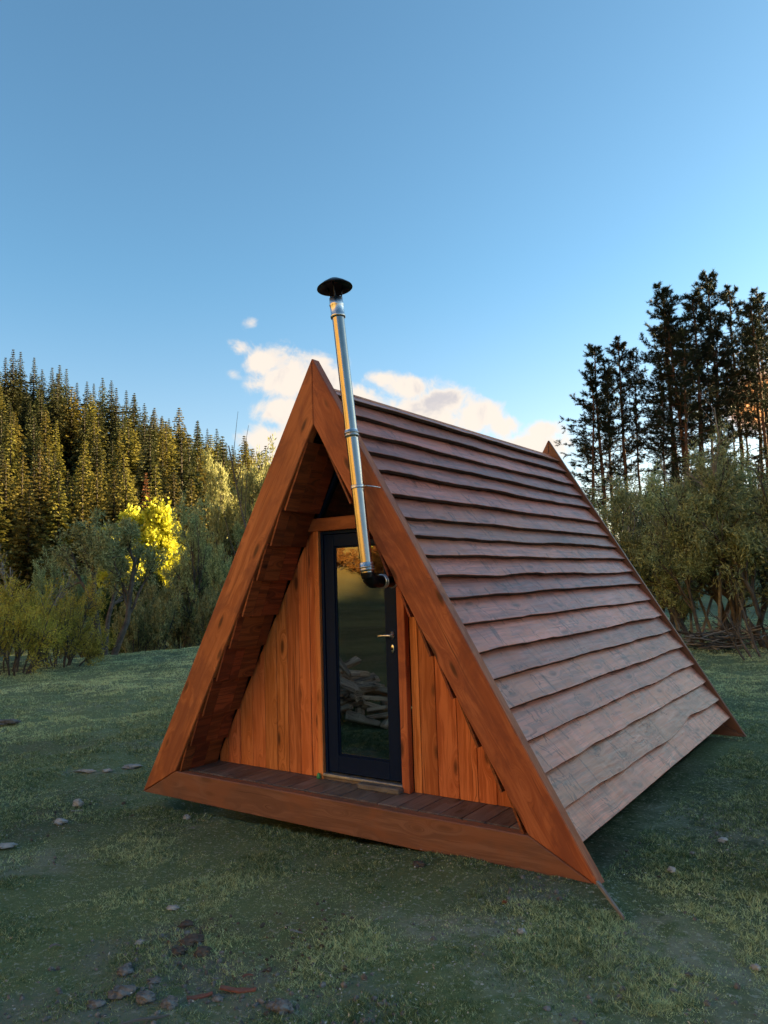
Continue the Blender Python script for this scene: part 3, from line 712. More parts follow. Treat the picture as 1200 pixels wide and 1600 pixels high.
# left thicket
tree_k = 0
left_list = [
    ('willow', wilt, 160, 25.0, 1020, 806, .95, 'grey-green willow with dark forked trunks at the meadow edge', 'willow'),
    ('shrub', shr_o[0], 18, 21.0, 1058, 908, .72, 'olive-yellow bush at the far left edge of the meadow', 'shrub'),
    ('shrub', shr_o[1], 92, 22.5, 1052, 908, .62, 'olive-yellow bush left of the forked willow', 'shrub'),
    ('shrub', shr_g[0], 225, 30.0, 1000, 915, .45, 'low dull green bush right of the forked willow trunk', 'shrub'),
    ('shrub', shr_g[1], 292, 33.5, 992, 868, .42, 'rounded olive bush near the left eave of the cabin', 'shrub'),
    ('shrub', shr_d[0], 205, 34.0, 1000, 900, .5, 'dark green bush below the yellow tree', 'shrub'),
    ('willow', wilo[1], 384, 37.0, 985, 715, .42, 'tall grey-green willow rising behind the left eave of the cabin', 'willow'),
    ('willow', wil[2], 322, 33.0, 985, 790, .5, 'silvery willow between the yellow tree and the cabin', 'willow'),
    ('willow', wilo[0], 285, 33.5, 985, 890, .6, 'small bushy willow just right of the yellow tree', 'willow'),
    ('shrub', shr_g[0], 345, 30.0, 990, 905, .42, 'low olive bush against the left eave of the cabin', 'shrub'),
    ('willow', wil[1], 95, 33.0, 1000, 860, .5, 'grey willow behind the olive-yellow bushes', 'willow'),
    ('shrub', shr_o[0], -40, 24.0, 1058, 890, .6, 'olive-yellow bush cut by the left frame edge', 'shrub'),
    ('shrub', shr_o[1], 140, 27.5, 1030, 960, .6, 'low yellowish bush behind the forked willow trunk', 'shrub')]
for k, (nm, ms, px, dist, pb_, pt, wx, lab, cat) in enumerate(left_list):
    x, y, z = at_dist(px, dist); h = elev_h(px, pt, dist)-z
    put_plant(nm, ms, (x, y, z), k*2.1 if k else 5.0, h, lab, cat, 'thicket along the left meadow edge', wx)
# pale leafless sapling at far left, wispy bare whip by the cabin, dead branches above the right willows
BARE = dict(stems=3, spread=.25, len=2.2, rad=.035, base=.1, lv=3, seg=[5, 5, 4], wob=[.08, .13, .15], up=[.05, .08, .05], kids=[7, 5], ratio=[.5, .5], ang=[.5, .6], leaf_from=2, nleaf=[0, 0, 6]); BARE['from'] = [.4, .2]
bare_m = plant_mesh(33, BARE, (.07, .03, .1, .9), M_OLIVE, M_BARKG)
x, y, z = at_dist(32, 33); put_plant('sapling_tree', bare_m, (x, y, z), .3, elev_h(32, 825, 33)-z, 'pale thin-stemmed sapling with sparse yellowish top at far left', 'sapling', wx=1.1)
WH = dict(stems=2, spread=.12, len=3.2, rad=.025, base=.05, lv=2, seg=[7, 5], wob=[.05, .1], up=[.02, .05], kids=[5], ratio=[.35], ang=[.5], leaf_from=9, nleaf=[0, 0]); WH['from'] = [.3]
def bare_plant(seed, p, mat):
    tubes, _ = branch_tree(seed, p); a = Acc()
    for pts, rads, n in tubes: a.add(*tube(pts, rads, n))
    V = np.concatenate(a.V); return mesh_np('stems', V, [np.concatenate(f) for f in a.F.values()], mat, True), None, V[:, 2].max()
whip = bare_plant(8, WH, M_BARK)
x, y, z = at_dist(415, 30); put_plant('bare_tree', whip, (x, y, z), .5, elev_h(428, 650, 30)-z, 'bare wispy whip of a tree rising against the cloud left of the cabin', 'bare tree')
DEAD = dict(stems=4, spread=.28, len=3.4, rad=.035, base=.3, lv=3, seg=[6, 5, 4], wob=[.06, .1, .12], up=[.01, .03, .03], kids=[5, 4], ratio=[.42, .45], ang=[.45, .5], leaf_from=9, nleaf=[0, 0, 0]); DEAD['from'] = [.45, .3]
dead = bare_plant(19, DEAD, M_BARKG)
for k, (px, dist, pt, lab) in enumerate([(1072, 23.5, 655, 'dead pale branches sticking up above the willows before the pines'), (1125, 22.5, 640, 'taller bare grey branches rising from the right willows'), (1196, 21.5, 690, 'bare twigs at the right frame edge above the willow')]):
    x, y, z = at_dist(px, dist); put_plant('bare_tree', dead, (x, y, z), k*2.3+.4, elev_h(px, pt, dist)-z, lab, 'bare tree', 'bare branches above the right willows')
BR = bare_plant(23, dict(DEAD, stems=6, spread=.7, len=1.0, rad=.018), M_BARK)
x, y, z = at_dist(312, 29); put_plant('bare_shrub', BR, (x, y, z), 0, .95, 'small leafless dark shrub at the meadow edge by the left eave', 'shrub')
x, y, z = at_dist(1192, 19.0); put_plant('bare_shrub', BR, (x, y, z), 2, 1.5, 'leafless twiggy shrub right of the brush pile', 'shrub')

# yellow tree
YEL = dict(stems=3, spread=.16, len=4.2, rad=.09, base=.2, lv=3, seg=[6, 5, 4], wob=[.05, .12, .2], up=[.03, .12, .06], kids=[48, 9], ratio=[.30, .5], ang=[.65, .7], leaf_from=1, nleaf=[0, 40, 60]); YEL['from'] = [.08, .1]
yel = plant_mesh(41, YEL, (.19, .14, .1, .9), M_YELLOW, M_BARK, .14)
x, y, z = at_dist(213, 42); put_plant('yellow_tree', yel, (x, y, z), 0, elev_h(215, 803, 42)-z, 'bright yellow autumn tree glowing in the sun below the spruce forest', 'tree', wx=.9)
x, y, z = at_dist(262, 49); put_plant('yellow_tree', yel, (x, y, z), 2.2, elev_h(262, 815, 49)-z, 'smaller yellow-green tree just right of the bright yellow one', 'tree', wx=.7)

# spruces ------------------------------------------------------------
def spruce_mesh(seed, mat, slim=.19, n_wh=34):
    r = np.random.default_rng(seed); Hh = 10.
    tv, tf = tube([(0, 0, -.6), (r.normal(0, .03), r.normal(0, .03), 5), (0, 0, 9.8)], [.16, .09, .015], 6)
    P_, D_, Ls, To = [], [], [], []
    for w in range(n_wh):
        z = Hh*(.06+.94*(w/n_wh)**.92); rad_ = slim*Hh*(1-z/Hh)**.92*r.uniform(.78, 1.18)+.03
        nb = max(4, int(9-4*z/Hh)); ph = r.uniform(0, 6.28)
        for b in range(nb):
            a = ph+b*2*math.pi/nb+r.normal(0, .18); rl = rad_*r.uniform(.72, 1.15)
            k = max(3, int(rl/.13)); t = (np.arange(k)+r.uniform(.3, 1, k))/k
            zz = z-(.30*t-.12*t*t*2.2)*rl*1.15*(1-.7*z/Hh)+.02
            base = np.stack([np.cos(a)*t*rl, np.sin(a)*t*rl, zz], -1)
            out = np.array([math.cos(a), math.sin(a), -.30])
            for rep in range(5):
                side = np.array([-math.sin(a), math.cos(a), 0])*r.normal(0, .75, (k, 1))
                d = out+side+r.normal(0, .18, (k, 3)); d[:, 2] -= r.uniform(0, .5, k)
                P_.append(base+r.normal(0, .03, (k, 3))); D_.append(d/np.linalg.norm(d, axis=1)[:, None]); Ls.append(r.uniform(.15, .34, k)*(.30+.70*min(1, rl*1.1)))
                To.append(np.clip(.10+.75*t+r.normal(0, .15, k), 0, 1))  # light tips, dark inner needles: crown light and shade put into the tone
    p = np.concatenate(P_); d = np.concatenate(D_); l = np.concatenate(Ls)[:, None]; to = np.concatenate(To)
    a = np.cross(d, r.normal(0, 1, d.shape)*np.array([.45, .45, 1.])); a /= np.linalg.norm(a, axis=1)[:, None]
    V = np.stack([p, p+d*l*.45+a*l*.30, p+d*l, p+d*l*.45-a*l*.30], 1).reshape(-1, 3)
    tm = mesh_np('spruce_trunk', tv, tf, M_BARKS, True)
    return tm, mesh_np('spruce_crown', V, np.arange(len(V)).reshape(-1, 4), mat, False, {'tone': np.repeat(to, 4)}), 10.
spr = [spruce_mesh(200+k, M_SPRUCE, sl_) for k, sl_ in enumerate((.19, .23, .175, .205, .25))]
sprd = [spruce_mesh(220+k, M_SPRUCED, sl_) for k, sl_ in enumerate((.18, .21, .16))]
spr_r = spruce_mesh(210, M_SPRUCER, .16)
def put_spruce(ms, x, y, h, label, group, wx=1.0):
    e = put_plant('spruce_tree', ms, (x, y, float(terrain(x, y))), random.uniform(0, 6.28), h, label, 'spruce', group, wx); return e
placed = []
def ok(x, y, dmin):
    return all((x-a)**2+(y-b)**2 > dmin*dmin for a, b in placed)
# named front row (tops read from the photograph)
for px, pt, dist, lab in [(-12, 735, 62, 'sunlit spruce of the lower row cut by the left frame edge'), (6, 715, 64, 'sunlit spruce first from the left in the lower row'), (33, 705, 66, 'sunlit spruce second from the left in the lower row'), (60, 695, 68, 'tallest sunlit spruce of the lower row at left'),
        (44, 752, 60, 'small dark spruce in front of the tallest lower row spruce'), (90, 732, 64, 'golden spruce above the grey willow behind the olive bushes'), (112, 740, 66, 'slim golden spruce left of the gap above the forked willow'), (128, 738, 64, 'ragged golden spruce bordering the dark gap'),
        (178, 730, 66, 'broad golden spruce above the forked willow crown'), (197, 728, 68, 'golden spruce touching the broad one above the forked willow'), (243, 722, 66, 'dark-flanked golden spruce beside the rusty one'), (272, 735, 65, 'golden spruce third to the right of the rusty one'),
        (258, 768, 60, 'lower golden spruce right above the yellow tree'), (300, 745, 68, 'golden spruce above the silvery willow'), (322, 750, 70, 'slim golden spruce between silvery willow and tall willow'), (345, 745, 72, 'golden spruce beside the tall willow by the eave')]:
    x, y, z = at_dist(px, dist); h = elev_h(px, pt, dist)-z
    put_spruce(spr[len(placed) % 5], x, y, h, lab, 'sunlit spruces at the foot of the forest', 1.12); placed.append((x, y))
x, y, z = at_dist(228, 70); put_spruce(spr_r, x, y, elev_h(229, 735, 70)-z, 'rusty red dying spruce among the green ones', 'sunlit spruces at the foot of the forest', .85); placed.append((x, y))
# ridge line
for px, pt in [(-14, 560), (3, 556), (15, 543), (27, 547), (49, 556), (62, 575), (78, 572), (90, 568), (101, 574), (118, 596), (134, 594), (145, 597), (159, 588), (173, 592), (181, 604), (197, 608), (210, 612), (226, 628), (240, 640), (254, 648), (265, 652), (279, 662), (290, 662), (311, 655), (326, 668), (341, 668), (356, 690), (370, 702), (384, 708), (396, 700), (408, 706), (420, 715), (440, 725), (465, 735)]:
    dist = 150+random.uniform(-5, 8); x, y, z = at_dist(px, dist, 905); h = elev_h(px, pt, dist)-z
    if h < 5: h = 6
    if h > 19: h = 19
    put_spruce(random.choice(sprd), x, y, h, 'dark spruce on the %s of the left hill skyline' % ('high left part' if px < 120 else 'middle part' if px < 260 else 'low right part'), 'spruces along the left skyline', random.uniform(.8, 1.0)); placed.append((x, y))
cnt = 0; tries = 0
while cnt < 235 and tries < 30000:
    tries += 1
    F = 58+105*random.random()**.85; a = R_(random.uniform(-31, -5)); R = F*math.tan(a)
    x, y = RF(R, F)
    d = math.hypot(R, F)
    if d < 76 and a > R_(-27) and random.random() < .8: continue
    if not ok(x, y, 2.9+d*.010): continue
    if d > 142: continue
    ad = math.degrees(a); pd = .75 if (ad < -19 and d > 88) else (.7 if 78 < d < 100 else .25); dk = random.random() < pd  # dark needles are more frequent where the slope should look shaded
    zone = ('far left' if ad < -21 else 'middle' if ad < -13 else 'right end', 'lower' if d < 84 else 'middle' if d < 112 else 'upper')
    lab = '%s spruce on the %s slope at the %s of the left hill' % ('shade-toned deep green' if dk else 'golden green', zone[1], zone[0])
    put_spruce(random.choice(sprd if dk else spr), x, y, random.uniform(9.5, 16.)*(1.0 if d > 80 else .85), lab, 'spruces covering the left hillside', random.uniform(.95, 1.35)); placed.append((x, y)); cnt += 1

# pines on the right ------------------------------------------------
def pine_mesh(seed, lo=.34, full=1.0):
    r = np.random.default_rng(seed); Hh = 16.; a = Acc()
    n = 12; pts = np.stack([np.cumsum(r.normal(0, .05, n)), np.cumsum(r.normal(0, .05, n)), np.linspace(-.8, Hh, n)], -1)
    rads = np.linspace(.17, .03, n); a.add(*tube(pts, rads, 8))
    P_, D_ = [], []
    nb = int(62*full)
    for b in range(nb):
        u = lo+(1-lo)*(b/nb)**.9; z = Hh*u; c = np.array([np.interp(z, pts[:, 2], pts[:, 0]), np.interp(z, pts[:, 2], pts[:, 1]), z])
        ln = (2.5*(1-((u-lo)/(1-lo))**1.6)+.35)*r.uniform(.45, 1.15)
        if u < lo+.12: ln *= r.uniform(.4, 1.0)
        az_ = b*2.4+r.normal(0, .5); up = -.10+.75*(u-lo)/(1-lo)+r.normal(0, .12)
        d = np.array([math.cos(az_), math.sin(az_), up]); d /= np.linalg.norm(d)
        k = 6; q = [c]; dd = d.copy()
        for s in range(k): dd = dd+r.normal(0, .13, 3)+np.array([0, 0, .05]); dd /= np.linalg.norm(dd); q.append(q[-1]+dd*ln/k)
        q = np.array(q); a.add(*tube(q, np.linspace(.035, .008, k+1)*(1.2-.6*u), 4))
        if u < lo+.06 and r.random() < .6: continue
        for s in range(2, k+1):
            for tw in range(3 if s < k else 4):
                td = dd+r.normal(0, .7, 3); td /= np.linalg.norm(td); tl = r.uniform(.15, .5)*(.5+.5*min(1, ln/1.5))
                e = q[s]+td*tl; a.add(*tube(np.array([q[s], e]), [.006, .004], 3))
                m_ = 34; tpos = q[s]+td*tl*r.uniform(.25, 1.05, m_)[:, None]
                nd_ = td*.55+r.normal(0, .6, (m_, 3))+np.array([0, 0, .25]); nd_ /= np.linalg.norm(nd_, axis=1)[:, None]
                P_.append(tpos); D_.append(nd_)
    p = np.concatenate(P_); d = np.concatenate(D_); k = len(p)
    s = np.cross(d, r.normal(0, 1, d.shape)); s /= np.linalg.norm(s, axis=1)[:, None]; l = r.uniform(.10, .22, k)[:, None]; w = .014
    V = np.stack([p-s*w, p+s*w, p+d*l], 1).reshape(-1, 3)
    tm = mesh_np('pine_trunk', np.concatenate(a.V), [np.concatenate(f) for f in a.F.values()], M_BARKP, True)
    return tm, mesh_np('pine_crown', V, np.arange(len(V)).reshape(-1, 3), M_PINE, False, {'tone': np.repeat(np.clip(r.normal(.5, .25, k), 0, 1), 3)}), 16.
pin = [pine_mesh(300, .30), pine_mesh(301, .38), pine_mesh(302, .26), pine_mesh(303, .45, .8)]
for k, (px, pt, dist, mi, wx, lab) in enumerate([
        (938, 592, 71, 2, 1.25, 'bushy dark pine leftmost of the right-hand pines'), (953, 540, 72, 0, 1.15, 'dark pine with a pointed top, second from the left of the right-hand pines'), (982, 533, 73, 1, 1.1, 'dark pine in the middle of the smaller left clump'), (1008, 545, 74, 3, .75, 'slim open pine at the right of the smaller clump'), (966, 575, 75, 2, 1.1, 'dense pine behind the smaller left clump'),
        (1050, 600, 71, 2, .85, 'dense shorter pine left of the tall clump'), (1068, 448, 73, 1, 1.1, 'tall pine at the left of the tall clump'), (1078, 475, 71, 2, 1.15, 'dense tall pine in the heart of the tall clump'), (1108, 456, 72, 0, 1.25, 'broad tall pine leaning at the top in the tall clump'), (1090, 520, 69, 2, 1.2, 'dense middle-height pine filling the tall clump'),
        (1150, 422, 75, 1, 1.0, 'tallest slim pine of the right-hand pines'), (1172, 448, 77, 3, 1.0, 'tall open pine right of the tallest one'), (1198, 470, 76, 1, 1.0, 'tall pine at the right frame edge'), (1128, 530, 77, 3, .9, 'slim bare-stemmed pine under the tall clump'), (1215, 500, 73, 0, 1.1, 'pine just beyond the right frame edge'),
        (1140, 505, 74, 2, 1.2, 'dense dark pine filling the right half of the tall clump'), (1215, 455, 78, 1, 1.1, 'tall dark pine cut by the right frame edge'), (1062, 505, 76, 0, 1.1, 'dark pine behind the left side of the tall clump'),
        (1163, 560, 81, 3, .8, 'thin bare-stemmed pine in the sun glow'), (1185, 545, 83, 3, .8, 'thin pine with bare trunk at the sun glow')]):
    x, y, z = at_dist(px, dist); h = elev_h(px, pt, dist)-z
    put_plant('pine_tree', pin[mi], (x, y, z), k*1.3, h, lab, 'pine', 'pines on the right slope', wx)
rp = random.Random(4)
for k in range(9):                                    # unseen wood on the hill shaped to hide the sun
    R = rp.uniform(66, 84); F = rp.uniform(30, 56)
    x, y = RF(R, F); put_plant('pine_tree', pin[k % 3], (x, y, float(terrain(x, y))), k, rp.uniform(10, 14), 'dark pine in the wood on the hill at far right', 'pine', 'pines of the hilltop wood', 1.3)
# young pines and dark undergrowth at the foot
for k, (px, dist, h, lab) in enumerate([(905, 65, 5.5, 'low dark young pine beside the rear roof corner'), (935, 62, 4.7, 'low dark young pine under the leftmost tall pine'), (975, 64, 6.0, 'low dark young pine under the smaller clump'), (1030, 64, 7.2, 'low dark young pine between the two clumps'), (1060, 62, 7.2, 'low dark young pine left below the tall clump'), (1100, 63, 7.8, 'low dark young pine below the tall clump'), (1150, 65, 8.1, 'low dark young pine right below the tall clump'), (1195, 65, 8.1, 'low dark young pine at the right frame edge')]):
    x, y, z = at_dist(px, dist); put_plant('young_pine_tree', pin[2], (x, y, z), k*.9, h, lab, 'pine', 'young pines at the foot of the slope', 1.9)

# trees and wood seen mirrored in the door glass -----------------------
for k, (nm, ms, R, F, h, wx, lab, cat) in enumerate([
        ('yellow_tree', yel, -60, -14.5, 6.5, 1.0, 'golden autumn tree mirrored at the upper left of the door glass', 'tree'), ('spruce_tree', spr[1], -66, -9, 13, 1.2, 'tall sunlit spruce mirrored at the right of the door glass', 'spruce'),
        ('spruce_tree', spr[3], -70, -13, 12, 1.2, 'sunlit spruce mirrored behind the flue pipe in the door glass', 'spruce'), ('spruce_tree', spr[4], -68, -18, 12, 1.1, 'sunlit spruce mirrored behind the golden tree in the door glass', 'spruce'),
        ('spruce_tree', spr[0], -74, -6, 14, 1.1, 'far sunlit spruce mirrored at the right edge of the door glass', 'spruce'), ('shrub', shr_r, -55, -12.6, 2.2, 1.3, 'rusty orange bush mirrored left of the pipe elbow in the door glass', 'shrub'),
        ('shrub', shr_r, -56, -15, 2.6, 1.3, 'rusty orange bush mirrored at the left edge of the door glass', 'shrub'), ('shrub', shr_r, -57, -9.5, 2.0, 1.4, 'rusty orange bush mirrored above the pipe elbow in the door glass', 'shrub'),
        ('spruce_tree', spr[2], -78, -22, 13, 1.2, 'spruce higher on the mirrored slope, left in the door glass', 'spruce'), ('spruce_tree', spr[1], -84, -15, 13, 1.2, 'spruce highest on the mirrored slope in the door glass', 'spruce')]):
    x, y = RF(R, F); put_plant(nm, ms, (x, y, float(terrain(x, y))), k*1.9, h, lab, cat, 'trees mirrored in the door glass', wx)

# firewood heap in front of the porch, seen in the door glass
wx0, wy0 = -3.3, -3.4; wz0 = float(terrain(wx0, wy0))
heap = empty('firewood_pile', (wx0, wy0, wz0)); tag(heap, 'loose heap of split firewood mirrored in the lower door glass', 'firewood')
rw = np.random.default_rng(2); logm = []
for v in range(4):
    bm = prism_bm([(-.25, -.05), (.25, -.06+.02*v), (.25, .05), (-.22, .06)], .05+.012*v, .008); me = bpy.data.meshes.new('log'); bm.to_mesh(me); bm.free(); me.materials.append(M_LOG); logm.append(me)
for k in range(110):
    a = rw.uniform(0, 6.28); q = rw.uniform(0, 1)**.6; r_ = q*1.25
    o = link(bpy.data.objects.new('log', logm[k % 4]), heap); z = (1-q)*.85*rw.uniform(.3, 1)+.03
    o.location = (math.cos(a)*r_, math.sin(a)*r_*.8, z); o.rotation_euler = (rw.normal(0, .5), rw.normal(0, .35), rw.uniform(0, 6.28)); s = rw.uniform(.7, 1.3); o.scale = (s, s*rw.uniform(.7, 1.5), s)
o = link(bpy.data.objects.new('log', logm[0]), heap); o.location = (.3, .5, .55); o.rotation_euler = (.2, .1, .4); o.scale = (2.6, 1, 1)

# brush pile under the right willows
x, y, z = gz(1132, 1016)
bp = empty('brush_pile', (x, y, z)); tag(bp, 'low pile of cut grey branches under the right willows', 'brush pile')
rb_ = np.random.default_rng(12); bmz = []
for v in range(5):
    n = 7; t = np.linspace(-1, 1, n); pts = np.stack([t*.75, np.cumsum(rb_.normal(0, .03, n)), np.cumsum(rb_.normal(0, .03, n))], -1)
    V, F = tube(pts, np.linspace(.022, .008, n), 6); bmz.append(mesh_np('branch', V, F, M_BARKG if v % 2 else M_BARK, True))
for k in range(70):
    o = link(bpy.data.objects.new('branch', bmz[k % 5]), bp); h = rb_.uniform(0, 1)
    o.location = (*(RT*rb_.normal(0, .40)+FW*rb_.normal(0, .3)), .04+.42*h**1.5); an = math.atan2(RT[1], RT[0])+rb_.normal(0, .55)
    o.rotation_euler = (0, rb_.normal(0, .22)*(1 if h > .3 else .6), an); s = rb_.uniform(.6, 1.2); o.scale = (s, s, s)

# ------------------------------------------------------------------ things on the grass
def stone(name, px, py, sx, sy, sz, mat, seed, label, cat='stone', group=None, sink=.3):
    x, y, z = gz(px, py); r = np.random.default_rng(seed); bm = bmesh.new(); bmesh.ops.create_icosphere(bm, subdivisions=3, radius=1)
    o_ = r.uniform(0, 50)
    for v in bm.verts:
        c = v.co; f_ = .45+1.1*float(fbm(np.array([c.x*1.9+o_+c.z]), np.array([c.y*1.9+c.z*1.7+o_]), seed, 4)[0])
        f_ *= 1+.5*(float(fbm(np.array([c.x*6+c.z*5+o_]), np.array([c.y*6-c.z*4]), seed+7, 2)[0])-.4)
        v.co = Vector((c.x*f_*sx*.8, c.y*f_*sy*.8, max(c.z, -.6)*f_*sz*.7))
    o = obj_bm(name, bm, mat, None, Matrix.Translation((x, y, z+sz*(1-sink)-.0)) @ Matrix.Rotation(YAW*-1+r.uniform(-.4, .4), 4, 'Z'), False)
    tag(o, label, cat, group); return o
G = 'pale stones scattered on the meadow'
stone('stone', 207, 1201, .13, .06, .035, M_STONE, 1, 'flat pale stone in the grass nearest the left foot of the cabin', group=G)
stone('stone', 135, 1207, .16, .045, .025, M_STONE, 2, 'long thin pale stone left of the flat stone by the cabin foot', group=G)
stone('stone', 168, 1206, .07, .05, .025, M_STONE, 22, 'small pale stone at the end of the long thin one', group=G)
stone('stone', 95, 1288, .085, .06, .04, M_STONE, 3, 'triangular grey-white stone on the bare patch at left', group=G)
stone('stone', 122, 1262, .06, .05, .06, M_STONE, 4, 'upright pale stone above the triangular one at left', group=G)
stone('stone', 8, 1326, .10, .05, .03, M_STONE, 5, 'pale flat stone cut by the left frame edge', group=G)
stone('stone', 292, 1281, .05, .03, .03, M_STONE, 6, 'white chip in the shadow below the left end of the base board', group=G)
stone('stone', 1050, 1363, .035, .03, .025, M_STONE, 7, 'white pebble right of the cabin corner in dark grass', group=G)
stone('stone', 1130, 1316, .045, .03, .025, M_STONE, 8, 'white pebble farther right in the grass beside the roof', group=G)
stone('stone', 815, 1460, .03, .022, .02, M_STONE, 9, 'small bluish white pebble right of the sandy bare patch', group=G)
stone('stone', 1182, 1516, .03, .02, .02, M_STONE, 10, 'small white pebble near the bottom right edge', group=G)
stone('stone', 269, 1422, .05, .03, .02, M_STONE, 11, 'pale flake in the grass above the soil clods', group=G)
stone('stone', 218, 1476, .03, .02, .02, M_STONE, 12, 'white flake left of the brown soil heap', group=G)
stone('stone', 10, 1133, .22, .09, .06, M_DSTONE, 13, 'dark bluish stone at the left frame edge of the meadow')
G = 'grey stones and clods at bottom left'
for k, (px, py, s, lab) in enumerate([(190, 1555, .075, 'largest rounded grey clod at the bottom left'), (228, 1562, .06, 'grey clod right of the largest one'), (196, 1520, .06, 'grey-blue clod above the largest one'), (265, 1570, .055, 'grey clod left of the red bark strips'), (150, 1572, .05, 'grey clod at the left of the gravel patch'), (440, 1578, .06, 'pale rough clod at the bottom centre right of the bark'), (425, 1572, .035, 'small grey clod beside the pale rough one'), (242, 1535, .045, 'small grey clod above the gravel'), (340, 1562, .035, 'small round stone under the red bark strip')]):
    stone('stone', px, py, s, s*.85, s*.6, M_DSTONE, 30+k, lab, group=G, sink=.72)
G = 'brown soil clods'
for k, (px, py, s, lab) in enumerate([(292, 1447, .055, 'dark brown soil clod at the top of the soil heap'), (300, 1475, .08, 'broad brown soil clod in the middle of the soil heap'), (318, 1490, .06, 'brown soil clod at the lower right of the soil heap'), (280, 1490, .05, 'brown soil clod at the lower left of the soil heap'), (655, 1352, .05, 'earth clod under the middle of the base board')]):
    stone('soil_clod', px, py, s, s, s*.55, M_SOIL, 50+k, lab, 'clod', G, .68)
def strip(name, px, py, ln, w, t, ang, mat, label, cat, group=None, lift=.012):
    x, y, z = gz(px, py); r = np.random.default_rng(int(px)); n = 8; u = np.linspace(-.5, .5, n)*ln
    ww = w*(.55+.45*np.cos(np.linspace(-1.3, 1.3, n)))*r.uniform(.8, 1.15, n); zz = .012*np.sin(np.linspace(0, 3, n)+r.uniform(0, 3)); yy = np.cumsum(r.normal(0, .003, n))
    V = np.concatenate([np.stack([u, yy-ww/2, zz], -1), np.stack([u, yy+ww/2, zz+.004], -1), np.stack([u, yy+ww/2, zz+t], -1), np.stack([u, yy-ww/2, zz+t], -1)])
    F = []
    for i in range(n-1):
        for a in range(4): b = (a+1) % 4; F.append((a*n+i, a*n+i+1, b*n+i+1, b*n+i))
    F.append((0, n, 2*n, 3*n)); F.append((n-1, 4*n-1, 3*n-1, 2*n-1))
    o = obj_np(name, V, np.array(F), mat); o.location = (x, y, z+lift); o.rotation_euler = (0, 0, ang); tag(o, label, cat, group); return o
aR = math.atan2(RT[1], RT[0])
strip('bark_strip', 372, 1550, .17, .035, .008, aR-.05, M_REDBARK, 'longer reddish bark strip on the ground at the bottom centre left', 'bark strip', 'red bark strips')
strip('bark_strip', 312, 1560, .12, .03, .008, aR+.35, M_REDBARK, 'shorter reddish bark strip pointing towards the grey clods', 'bark strip', 'red bark strips')
strip('bark_strip', 388, 1530, .07, .014, .006, aR+.9, M_REDBARK, 'thin red splinter above the longer bark strip', 'bark strip', 'red bark strips')
strip('twig', 225, 1600, .22, .012, .008, aR+.5, M_GREYWOOD, 'pale twig among the grey clods at the bottom edge', 'twig')
strip('wood_chip', 463, 1460, .07, .018, .005, aR+.25, M_GREYWOOD, 'pale wood chip lying in the grass in front of the cabin', 'wood chip', 'wood chips in the grass')
strip('wood_chip', 85, 1483, .06, .02, .005, aR+.9, M_GREYWOOD, 'pale wood chip in the grass at the lower left', 'wood chip', 'wood chips in the grass')
strip('wood_chip', 120, 1268, .1, .02, .006, aR+.4, M_GREYWOOD, 'pale wood chip beside the upright stone at left', 'wood chip', 'wood chips in the grass')
strip('red_scrap', 789, 1413, .04, .025, .01, aR+1.4, M_REDBARK, 'small red scrap in front of the right end of the base board', 'scrap')
# thin batten added past the right fascia foot; a stray artefact, no real timber
a_ = Vector(gz(934, 1385, 0)); b_ = Vector(gz(975, 1442)); ux = (b_-a_).normalized(); side = Vector((0, 0, 1)).cross(ux).normalized()
bt = board('sliver', [(0, -.011), ((b_-a_).length, -.006), ((b_-a_).length, .006), (0, .011)], a_+Vector((0, 0, .012)), ux, side, .022, M_GREYWOOD, None, .002)
tag(bt, 'thin pale batten added in the grass at the right front foot of the cabin', 'sliver')

# grass, leaf litter, pebbles -------------------------------------------
def in_cabin(x, y, m_=0.02): return (np.abs(x) < Wd-.1+m_) & (y > .05-m_) & (y < D-.05+m_)
def scatter(n, r0, r1, amax, pw=1.0):
    u = rng.random(n); r = np.exp(np.log(r0)+(np.log(r1)-np.log(r0))*u**pw); a = np.radians(rng.uniform(-amax, amax, n))
    x, y = RF(r*np.sin(a), r*np.cos(a)); return x, y, r
N = 2100000
x, y, r = scatter(N, 2.3, 32, 42)
b3 = bare(x, y); bm_ = np.maximum(np.maximum(b3[0]*.85, b3[1]*.95), b3[2]*.97)
cl = fbm(x*2.2, y*2.2, 71, 4); clump = fbm(x*9, y*9, 73, 2)
fine_ = vnoise(x*27+.37*y, y*31, 79); fin2 = vnoise(x*61, y*55+x*9, 80)
keep = (rng.random(N) < .25+ss(.25, .55, fine_)*.9) & (rng.random(N) > bm_) & (rng.random(N) < ss(.22, .52, cl)*.4+.62) & (~in_cabin(x, y)) & (rng.random(N) < .6+ss(.3, .55, clump))
x, y, r, cl, clump, fine_, fin2 = x[keep], y[keep], r[keep], cl[keep], clump[keep], fine_[keep], fin2[keep]; n = len(x)
z = terrain(x, y)
hgt = (.007+.014*rng.random(n)**1.5)*(.55+1.1*ss(.3, .6, cl))*(1+.35*ss(5, 16, r)); wdt = (.0017+.0016*rng.random(n))*(1+ss(3, 14, r)*2.2+ss(12, 30, r)*2)
ang = rng.uniform(0, 2*np.pi, n); lean = rng.normal(0, .8, (n, 2)); sx_ = np.cos(ang)*wdt; sy_ = np.sin(ang)*wdt
p = np.stack([x, y, z-.004], -1); s = np.stack([sx_, sy_, np.zeros(n)], -1); tip = p+np.stack([lean[:, 0]*hgt, lean[:, 1]*hgt, hgt], -1)
V = np.stack([p-s, p+s, tip], 1).reshape(-1, 3)
dry = ss(.42, .62, fbm(x*.8+9, y*.8, 77, 4)); tone = np.clip(.16+.42*dry+rng.normal(0, .25, n)+(fin2-.5)*.7+(fine_-.5)*.35+.45*ss(6, 22, r), 0, 1)
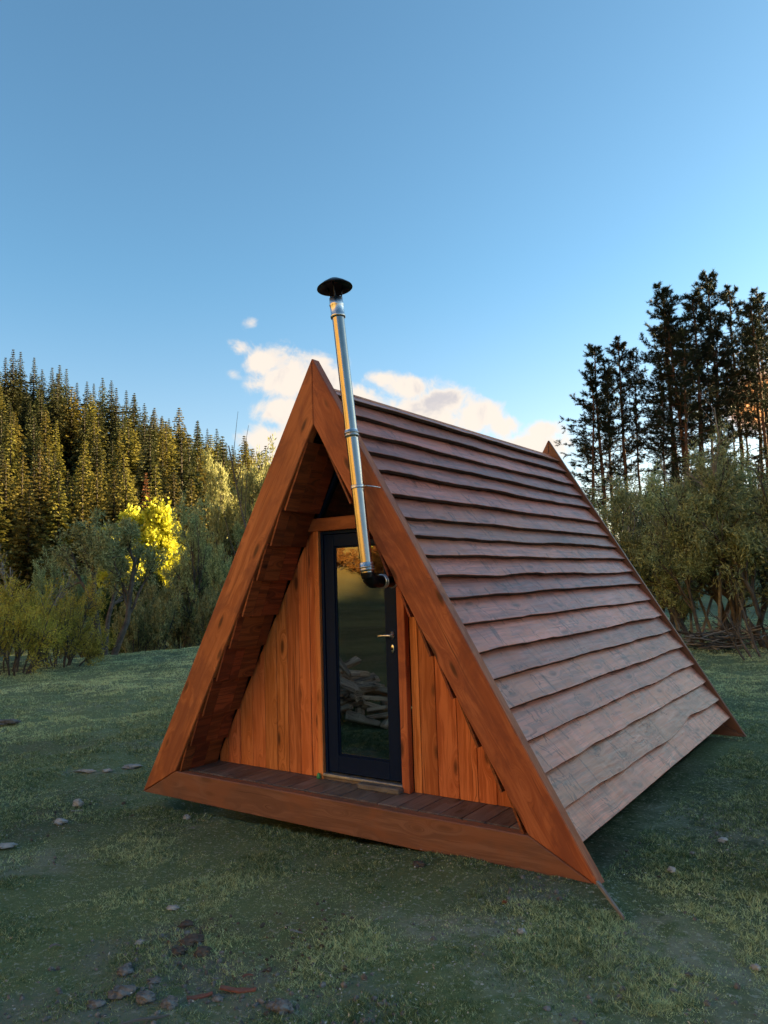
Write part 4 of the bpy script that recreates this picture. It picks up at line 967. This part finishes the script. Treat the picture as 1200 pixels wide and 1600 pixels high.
o = obj_np('grass', V, np.arange(3*n).reshape(-1, 3), M_GRASS, None, False, {'tone': np.repeat(tone, 3)}); tag(o, 'short grazed grass covering the meadow', 'grass', kind='stuff')
# dry leaves and bits
N = 15000; x, y, r = scatter(N, 2.3, 26, 42); k_ = (~in_cabin(x, y)) & (rng.random(N) < .15+ss(.42, .62, fbm(x*1.1, y*1.1, 91, 3))); x, y, r = x[k_], y[k_], r[k_]; n = len(x); z = terrain(x, y)
Lv = np.stack([x, y, z+.012+.008*rng.random(n), rng.normal(0, 1, n), rng.normal(0, 1, n), rng.normal(0, .1, n)], -1); Lv[:, 3:] /= np.linalg.norm(Lv[:, 3:], axis=1)[:, None]
V, F, t = leaf_quads(Lv, rng, .017, .009, 0., .12)
o = obj_np('leaf_litter', V, F, M_LITTER, None, False, {'tone': t}); tag(o, 'small pale dry leaves and chips strewn over the grass', 'leaf litter', kind='stuff')
# pebbles on the gravelly patches
N = 26000; x, y, r = scatter(N, 2.3, 9, 40); b3 = bare(x, y); k_ = (rng.random(N) < np.maximum(b3[2], b3[0]*.35)) & (~in_cabin(x, y)); x, y, r = x[k_], y[k_], r[k_]; n = len(x); z = terrain(x, y)
bm = bmesh.new(); bmesh.ops.create_icosphere(bm, subdivisions=1, radius=1); iv = np.array([v.co[:] for v in bm.verts]); bm.faces.ensure_lookup_table(); if_ = np.array([[v.index for v in f.verts] for f in bm.faces]); bm.free()
sz = (.003+.016*rng.random(n)**4)[:, None, None]; V = iv[None]*sz*rng.uniform(.6, 1.3, (n, 1, 3))*rng.uniform(.85, 1.15, (n, 12, 1))+np.stack([x, y, z+.002], -1)[:, None]
F = (if_[None]+np.arange(n)[:, None, None]*12).reshape(-1, 3)
o = obj_np('gravel', V.reshape(-1, 3), F, M_DSTONE, None, False); tag(o, 'small grey gravel and crumbs on the bare patches', 'gravel', kind='stuff')

N = 26000; x, y, r = scatter(N, 2.3, 9, 40); b3 = bare(x, y); k_ = (rng.random(N) < b3[1]) & (~in_cabin(x, y)); x, y, r = x[k_], y[k_], r[k_]; n = len(x); z = terrain(x, y)
sz = (.003+.013*rng.random(n)**3)[:, None, None]; V = iv[None]*sz*rng.uniform(.5, 1.4, (n, 1, 3))*rng.uniform(.7, 1.3, (n, 12, 1))+np.stack([x, y, z+.003], -1)[:, None]
F = (if_[None]+np.arange(n)[:, None, None]*12).reshape(-1, 3)
o = obj_np('soil_crumbs', V.reshape(-1, 3), F, M_SOIL, None, False); tag(o, 'crumbled brown soil on the trodden bare patches', 'soil', kind='stuff')
